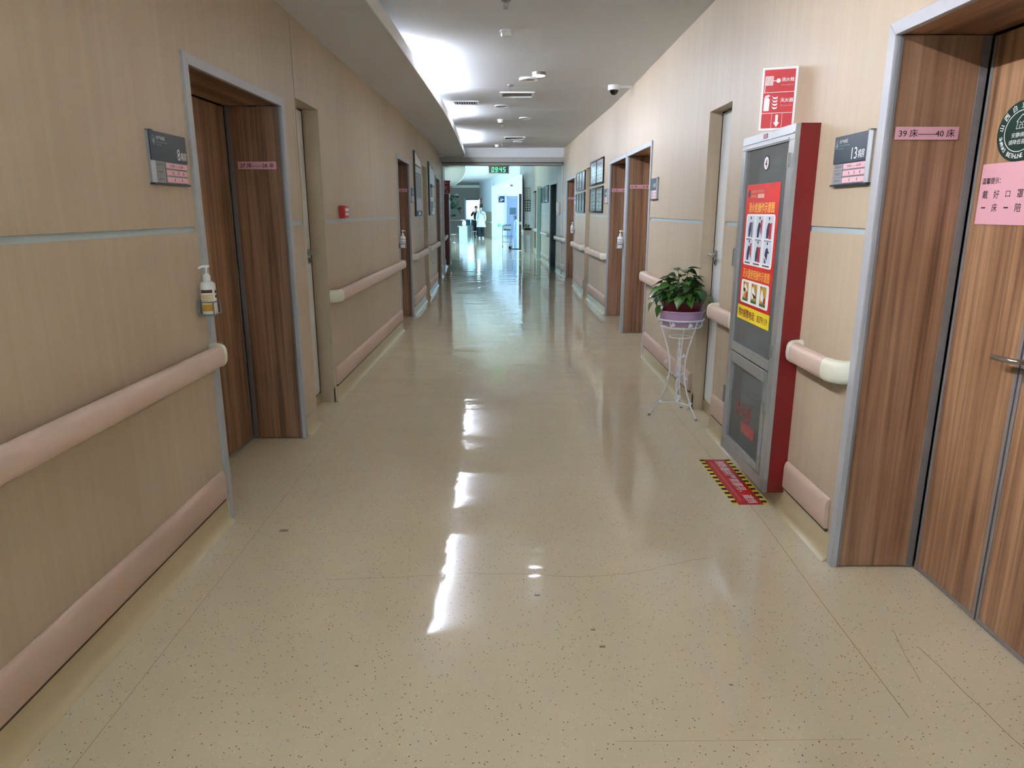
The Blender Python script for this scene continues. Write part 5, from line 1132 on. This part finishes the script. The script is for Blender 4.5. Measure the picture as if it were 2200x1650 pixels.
# far plant on wooden stand
T = thing('wooden_plant_stand', 'pale square-legged wooden plant stand by the far right wall', 'plant stand', (0.66, 24.95, 0), 0.15)
M = mat('stand_cream', (196, 190, 178), 0.5)
MB().box(-0.185, 0.185, -0.17, 0.17, 0.74, 0.785).build('top', M, T, bevel=0.005)
for sy in (-1, 1): MB().box(-0.14, 0.14, sy*0.145-0.012, sy*0.145+0.012, 0.62, 0.739).build('apron', M, T)
for sx in (-1, 1):
    MB().box(sx*0.15-0.012, sx*0.15+0.012, -0.13, 0.13, 0.62, 0.739).build('apron', M, T)
    for sy in (-1, 1): MB().box(sx*0.155-0.026, sx*0.155+0.026, sy*0.14-0.026, sy*0.14+0.026, 0, 0.74).build('leg', M, T)
T = thing('potted_plant', 'small dark green plant in a brown dish on the far wooden stand', 'plant', (0.66, 24.95, 0.7855))
MB().lathe([(0.0, 0.0), (0.12, 0.0), (0.17, 0.07), (0.165, 0.075), (0.0, 0.06)], 20).build('dish', mat('brown_dish', (74, 46, 34), 0.4), T, smooth=True)
pothos(T, 46, 0.15, 0.075, 0.13, LM, seed=8, sc=0.85, stems=True)
# instrument trolley and cylinder hand truck
T = thing('instrument_trolley', 'tall steel instrument trolley with basket in the far corridor', 'trolley', (-0.05, 29.5, 0))
M = mat('trolley_steel', (96, 108, 124), 0.35, 0.6)
for sx in (-0.19, 0.19):
    for sy in (-0.17, 0.17):
        MB().tube([(sx, sy, 0.05), (sx, sy, 0.88)], 0.011, 8).build('leg', M, T); MB().lathe([(0, -0.02), (0.022, -0.02), (0.026, 0), (0.022, 0.02), (0, 0.02)], 12).xf(Matrix.Translation((sx, sy, 0.026)) @ Matrix.Rotation(PI/2, 4, 'Y')).build('caster', M_BLACK, T, smooth=True)
for z in (0.18, 0.42): MB().box(-0.19, 0.19, -0.17, 0.17, z, z+0.015).build('shelf', mat('trolley_shelf', (70, 78, 92), 0.4, 0.4), T)
bk = MB(); bk.box(-0.18, 0.18, -0.165, 0.165, 0.72, 0.73)
for a in ((-0.185, 0.185, -0.17, -0.162), (-0.185, 0.185, 0.162, 0.17)): bk.box(*a, 0.73, 0.84)
for a in ((-0.185, -0.177, -0.17, 0.17), (0.177, 0.185, -0.17, 0.17)): bk.box(*a, 0.73, 0.84)
bk.build('basket', mat('basket_grey', (150, 166, 170), 0.4, 0.3), T)
MB().box(-0.16, 0.14, -0.168, 0.15, 0.66, 0.72).build('drawer', mat('drawer_dark', (50, 60, 66), 0.4), T, bevel=0.004)
for i in range(6): x = -0.15+i*0.055; h = 0.04+0.03*((i*7) % 3)/2; tag(MB().lathe([(0, 0), (0.02, 0), (0.02, h*0.6+0.11), (0.012, h*0.7+0.11), (0.012, h+0.115), (0, h+0.116)], 10, (0, 0, 0)).build('medicine_bottle', M_INK, None, True, loc=(-0.05+x, 29.5+0.02*(i % 2), 0.7305)), ('dark bottle in the far trolley basket, number %s from its left edge' % ('one two three four five six'.split()[i])), 'bottle', 'dark bottles in the trolley basket')
T = thing('hand_truck', 'steel hand truck leaning beside a pale blue gas cylinder in the far corridor', 'trolley', (0.20, 27.5, 0))
M = mat('truck_steel', (110, 122, 140), 0.3, 0.7)
for sy in (-0.1, 0.1): MB().tube([(-0.16, sy, 0.06), (-0.10, sy, 0.5), (0.02, sy, 1.1), (0.06, sy, 1.30)], 0.014, 8).build('rail', M, T)
for z, x in ((0.45, -0.107), (0.8, -0.04), (1.3, 0.06)): MB().tube([(x, -0.1, z), (x, 0.1, z)], 0.012, 8).build('crossbar', M, T)
MB().tube([(-0.17, -0.12, 0.012), (-0.10, -0.12, 0.012), (0.20, -0.12, 0.012), (0.20, 0.12, 0.012), (-0.1, 0.12, 0.012), (-0.17, 0.12, 0.012)], 0.012, 8).build('base_frame', mat('truck_dark', (28, 46, 66), 0.4, 0.3), T)
for sy in (-0.14, 0.14): MB().lathe([(0, -0.015), (0.055, -0.015), (0.06, 0), (0.055, 0.015), (0, 0.015)], 16).xf(Matrix.Translation((-0.14, sy, 0.061)) @ Matrix.Rotation(PI/2, 4, 'X')).build('wheel', M_BLACK, T, smooth=True)
MB().box(0.0, 0.10, -0.06, 0.06, 1.12, 1.28).build('control_box', mat('truck_box', (44, 52, 60), 0.4), T, bevel=0.006)
T = thing('gas_cylinder', 'tall pale blue gas cylinder beside the far hand truck', 'cylinder', (0.29, 27.75, 0))
MB().lathe([(0.0, 0.0), (0.085, 0.0), (0.085, 0.95), (0.07, 1.02), (0.03, 1.07), (0.03, 1.12), (0, 1.12)], 22).build('tank', mat('cylinder_blue', (150, 176, 210), 0.35), T, smooth=True); MB().box(-0.03, 0.03, -0.025, 0.025, 1.12, 1.18).build('valve', M_STEEL, T, bevel=0.004)

# ================================================================== PEOPLE
def skinned(J, bones, root, sub=1):
    names = list(J); idx = {n: i for i, n in enumerate(names)}
    me = bpy.data.meshes.new('sk'); me.from_pydata([J[n][0] for n in names], [(idx[a], idx[b]) for a, b in bones], [])
    o = bpy.data.objects.new('sk', me); COL.objects.link(o); md = o.modifiers.new('s', 'SKIN'); md.use_smooth_shade = True
    for n in names:
        r = J[n][1]; r = r if isinstance(r, tuple) else (r, r); sv = me.skin_vertices[0].data[idx[n]]; sv.radius = r; sv.use_root = (n == root)
    ss = o.modifiers.new('u', 'SUBSURF'); ss.levels = sub; ss.render_levels = sub
    bpy.context.view_layer.update()
    ev = bpy.data.meshes.new_from_object(o.evaluated_get(bpy.context.evaluated_depsgraph_get()))
    mb = MB(); mb.add([tuple(v.co) for v in ev.vertices], [tuple(p.vertices) for p in ev.polygons])
    bpy.data.objects.remove(o); bpy.data.meshes.remove(me); bpy.data.meshes.remove(ev); return mb
def hand(mb, w, d, side):
    w, d = Vector(w), Vector(d).normalized(); up = Vector((0, -1, 0)); u = (up-d*up.dot(d)).normalized(); s = d.cross(u)
    for i, ln in enumerate((0.065, 0.075, 0.07, 0.055)):
        b = w+d*0.075+u*(0.026-0.0175*i); mb.tube([b-d*0.02, b+d*ln*0.5+s*0.004, b+d*ln*0.8+s*0.018, b+d*ln*0.92+s*0.03], [0.0095, 0.009, 0.008, 0.006], 6)
    mb.tube([w+u*0.02+d*0.02, w+u*0.048+d*0.05+s*0.01, w+u*0.05+d*0.085+s*0.02], [0.012, 0.0105, 0.008], 6)
    mb.tube([w-d*0.01, w+d*0.03, w+d*0.085], [0.026, 0.038, 0.034], 8)
def ell(cx, cy, z, a, b, n=18): return [(cx+a*math.cos(2*PI*k/n), cy+b*math.sin(2*PI*k/n), z) for k in range(n)]
def figure(label, loc, rz, arms, hair_c, top, trousers, coat, mask, scale):
    T = thing('person', label, 'person', loc, rz); T.scale = (scale,)*3
    sk = mat('skin', (214, 176, 150), 0.5)
    (eL, wL), (eR, wR) = arms
    J = {'pel': ((0, 0, 0.92), (0.15, 0.10)), 'waist': ((0, 0, 1.06), (0.125, 0.09)), 'chest': ((0, 0, 1.25), (0.155, 0.10)), 'collar': ((0, 0.005, 1.38), (0.09, 0.07)), 'neck': ((0, 0, 1.45), 0.05), 'jaw': ((0, -0.012, 1.525), (0.062, 0.072)), 'head': ((0, 0.0, 1.60), (0.074, 0.088)), 'top': ((0, 0.008, 1.665), (0.05, 0.062)),
         'shL': ((-0.17, 0, 1.36), 0.052), 'elL': (eL, 0.040), 'wrL': (wL, 0.028), 'shR': ((0.17, 0, 1.36), 0.052), 'elR': (eR, 0.040), 'wrR': (wR, 0.028),
         'hpL': ((-0.085, 0, 0.86), 0.082), 'knL': ((-0.09, -0.015, 0.48), 0.056), 'anL': ((-0.09, 0.02, 0.085), 0.038), 'toL': ((-0.095, -0.12, 0.035), (0.036, 0.026)), 'hpR': ((0.085, 0, 0.86), 0.082), 'knR': ((0.09, -0.03, 0.48), 0.056), 'anR': ((0.09, 0.02, 0.085), 0.038), 'toR': ((0.095, -0.12, 0.035), (0.036, 0.026))}
    Bn = [('pel', 'waist'), ('waist', 'chest'), ('chest', 'collar'), ('collar', 'neck'), ('neck', 'jaw'), ('jaw', 'head'), ('head', 'top'), ('collar', 'shL'), ('shL', 'elL'), ('elL', 'wrL'), ('collar', 'shR'), ('shR', 'elR'), ('elR', 'wrR'), ('pel', 'hpL'), ('hpL', 'knL'), ('knL', 'anL'), ('anL', 'toL'), ('pel', 'hpR'), ('hpR', 'knR'), ('knR', 'anR'), ('anR', 'toR')]
    mb = skinned(J, Bn, 'pel')
    for e, w, s in ((eL, wL, -1), (eR, wR, 1)): hand(mb, w, Vector(w)-Vector(e), s)
    mb.lathe([(0.0, -0.028), (0.012, -0.02), (0.016, -0.008), (0.008, 0.02), (0, 0.03)], 8, (0, -0.088, 1.575)); 
    for s in (-1, 1): mb.lathe([(0, -0.03), (0.012, -0.02), (0.014, 0.01), (0.0, 0.03)], 8, (s*0.076, 0.01, 1.585))
    mb.build('body', sk, T, smooth=True)
    for s in (-1, 1): MB().lathe([(0, -0.006), (0.011, 0), (0, 0.006)], 8, (s*0.030, -0.082, 1.602)).build('eye', M_INK, T)
    MB().box(-0.022, 0.022, -0.088, -0.082, 1.532, 1.538).build('mouth', mat('lips', (160, 90, 84), 0.5), T)
    hr = MB(); rings = []
    for k in range(7):
        t = k/6*PI*0.62; r = math.sin(PI*0.5-t+0.0) if False else None
    rings = [ell(0, 0.02, 1.56, 0.082, 0.078), ell(0, 0.02, 1.60, 0.090, 0.092), ell(0, 0.015, 1.645, 0.088, 0.098), ell(0, 0.012, 1.69, 0.068, 0.078), ell(0, 0.012, 1.712, 0.035, 0.04), ell(0, 0.012, 1.718, 0.004, 0.004)]
    rings[0] = [(x, max(y, -0.012), z) for x, y, z in rings[0]]; rings[1] = [(x, max(y, -0.030), z) for x, y, z in rings[1]]
    hr.loft(rings); hr.build('hair', mat(hair_c[0], hair_c[1], 0.55), T, smooth=True)
    # upper garment with sleeves follows the body
    G = {'pel': ((0, 0, 0.90), (0.175, 0.125)), 'waist': ((0, 0, 1.06), (0.150, 0.112)), 'chest': ((0, 0, 1.25), (0.178, 0.122)), 'collar': ((0, 0.005, 1.385), (0.105, 0.082)), 'nk': ((0, 0.005, 1.425), 0.066), 'shL': ((-0.175, 0, 1.365), 0.070), 'elL': (eL, 0.056), 'wrL': (tuple(Vector(eL).lerp(Vector(wL), 0.88)), 0.044), 'shR': ((0.175, 0, 1.365), 0.070), 'elR': (eR, 0.056), 'wrR': (tuple(Vector(eR).lerp(Vector(wR), 0.88)), 0.044)}
    g = skinned(G, [('pel', 'waist'), ('waist', 'chest'), ('chest', 'collar'), ('collar', 'nk'), ('collar', 'shL'), ('shL', 'elL'), ('elL', 'wrL'), ('collar', 'shR'), ('shR', 'elR'), ('elR', 'wrR')], 'pel')
    if coat: g.loft([ell(0, 0, 1.22, 0.150, 0.09), ell(0, 0, 1.10, 0.156, 0.118), ell(0, 0, 0.95, 0.188, 0.145), ell(0, 0, 0.75, 0.232, 0.175), ell(0, 0.0, 0.60, 0.262, 0.195)], cap=False)
    gm = g.build('coat' if coat else 'jacket', top, T, smooth=True)
    if coat:
        MB().prism([(-0.05, 1.415), (0.05, 1.415), (0.0, 1.25)], -0.145, -0.118, 'y').build('collar_opening', mat('shirt_blue', (96, 130, 170), 0.7), T)
        for s in (-1, 1): MB().prism([(s*0.02, 1.26), (s*0.075, 1.33), (s*0.085, 1.42), (s*0.045, 1.43)], -0.150, -0.13, 'y').build('lapel', top, T)
        MB().box(0.07, 0.12, -0.150, -0.128, 1.24, 1.30).build('badge', mat('badge', (70, 90, 140), 0.4), T)
    tr = MB()
    for s in (-1, 1): tr.loft([ell(s*0.085, 0, 0.92, 0.105, 0.118), ell(s*0.088, -0.006, 0.70, 0.098, 0.105), ell(s*0.092, -0.015, 0.48, 0.088, 0.092), ell(s*0.092, 0.005, 0.20, 0.083, 0.085), ell(s*0.092, 0.012, 0.10, 0.080, 0.084)])
    tr.build('trousers', trousers, T, smooth=True)
    for s in (-1, 1): MB().loft([[(s*0.093+0.048*math.cos(2*PI*k/16), -0.045+(0.125 if math.sin(2*PI*k/16) < 0 else 0.11)*math.sin(2*PI*k/16), z) for k in range(16)] for z in (0.0, 0.025)] + [[(s*0.093+0.044*math.cos(2*PI*k/16), -0.04+0.112*math.sin(2*PI*k/16), 0.05) for k in range(16)], [(s*0.093+0.040*math.cos(2*PI*k/16), 0.005+0.06*math.sin(2*PI*k/16), 0.09) for k in range(16)]]).build('shoe', mat('shoe_white', (226, 226, 230), 0.5) if coat else mat('shoe_black', (24, 24, 28), 0.5), T, smooth=True)
    if mask: MB().loft([[(0.062*math.sin(t)*q, 0.0-(0.094*math.cos(t*0.9))*q, z) for t in [(-1.15+2.3*k/10) for k in range(11)]] + [(0.058*math.sin(t)*q, 0.0-(0.090*math.cos(t*0.9))*q, z) for t in [(1.15-2.3*k/10) for k in range(11)]] for z, q in ((1.485, 0.90), (1.51, 1.06), (1.55, 1.12), (1.575, 1.0))]).build('face_mask', mat('mask_blue', (186, 214, 232), 0.7), T, smooth=True)
    return T
figure('person in white coat and face mask walking toward the viewer', (-1.47, 38.5, 0), 0.0, (((-0.235, 0.03, 1.10), (-0.225, -0.03, 0.88)), ((0.235, 0.03, 1.10), (0.215, -0.02, 0.88))),
       ('hair_black', (26, 22, 22)), mat('coat_white', (228, 232, 240), 0.7), mat('trousers_navy', (26, 42, 52), 0.8), True, True, 0.995)
figure('person in black clothes raising an arm behind the one in white', (-1.80, 40.1, 0), 0.25, (((-0.30, -0.05, 1.16), (-0.14, -0.20, 1.36)), ((0.25, 0.02, 1.12), (0.20, -0.12, 0.95))),
       ('hair_dark', (40, 34, 30)), mat('jacket_black', (20, 20, 26), 0.8), mat('trousers_black', (22, 22, 28), 0.8), False, False, 1.0)
T = thing('wire_stool', 'small white wire stool at the feet of the person in black', 'stool', (-1.86, 39.3, 0))
for k in range(4):
    a = PI/4+k*PI/2; MB().tube([(0.10*math.cos(a), 0.10*math.sin(a), 0.33), (0.07*math.cos(a), 0.07*math.sin(a), 0.2), (0.13*math.cos(a), 0.13*math.sin(a), 0.008)], 0.008, 6).build('leg', M_WPLA, T)
MB().lathe([(0, 0.33), (0.13, 0.33), (0.135, 0.345), (0.12, 0.36), (0, 0.36)], 18).build('seat', M_WPLA, T, smooth=True)

# hall ceiling fittings
speaker(-0.3, 19.5, 0.10, 'flat round disc on the hall ceiling just past the beam', 3.10); speaker(-0.9, 25.0, 0.10, 'flat round disc on the hall ceiling midway', 3.10); smoke(-0.75, 21.5, 'white smoke detector on the hall ceiling', 3.10)
T = thing('dome_camera', 'small dark dome camera under the curved soffit of the hall', 'camera', (-2.75, 33.5, 2.80))
MB().lathe([(0.0, 0.0), (0.075, 0.0), (0.078, -0.05), (0.0, -0.052)], 20).build('housing', M_GREY, T, smooth=True); MB().lathe([(0.058, -0.0522), (0.05, -0.08), (0.025, -0.105), (0.0, -0.11)], 18).build('dome', mat('black_dome', (8, 8, 10), 0.08), T, smooth=True)
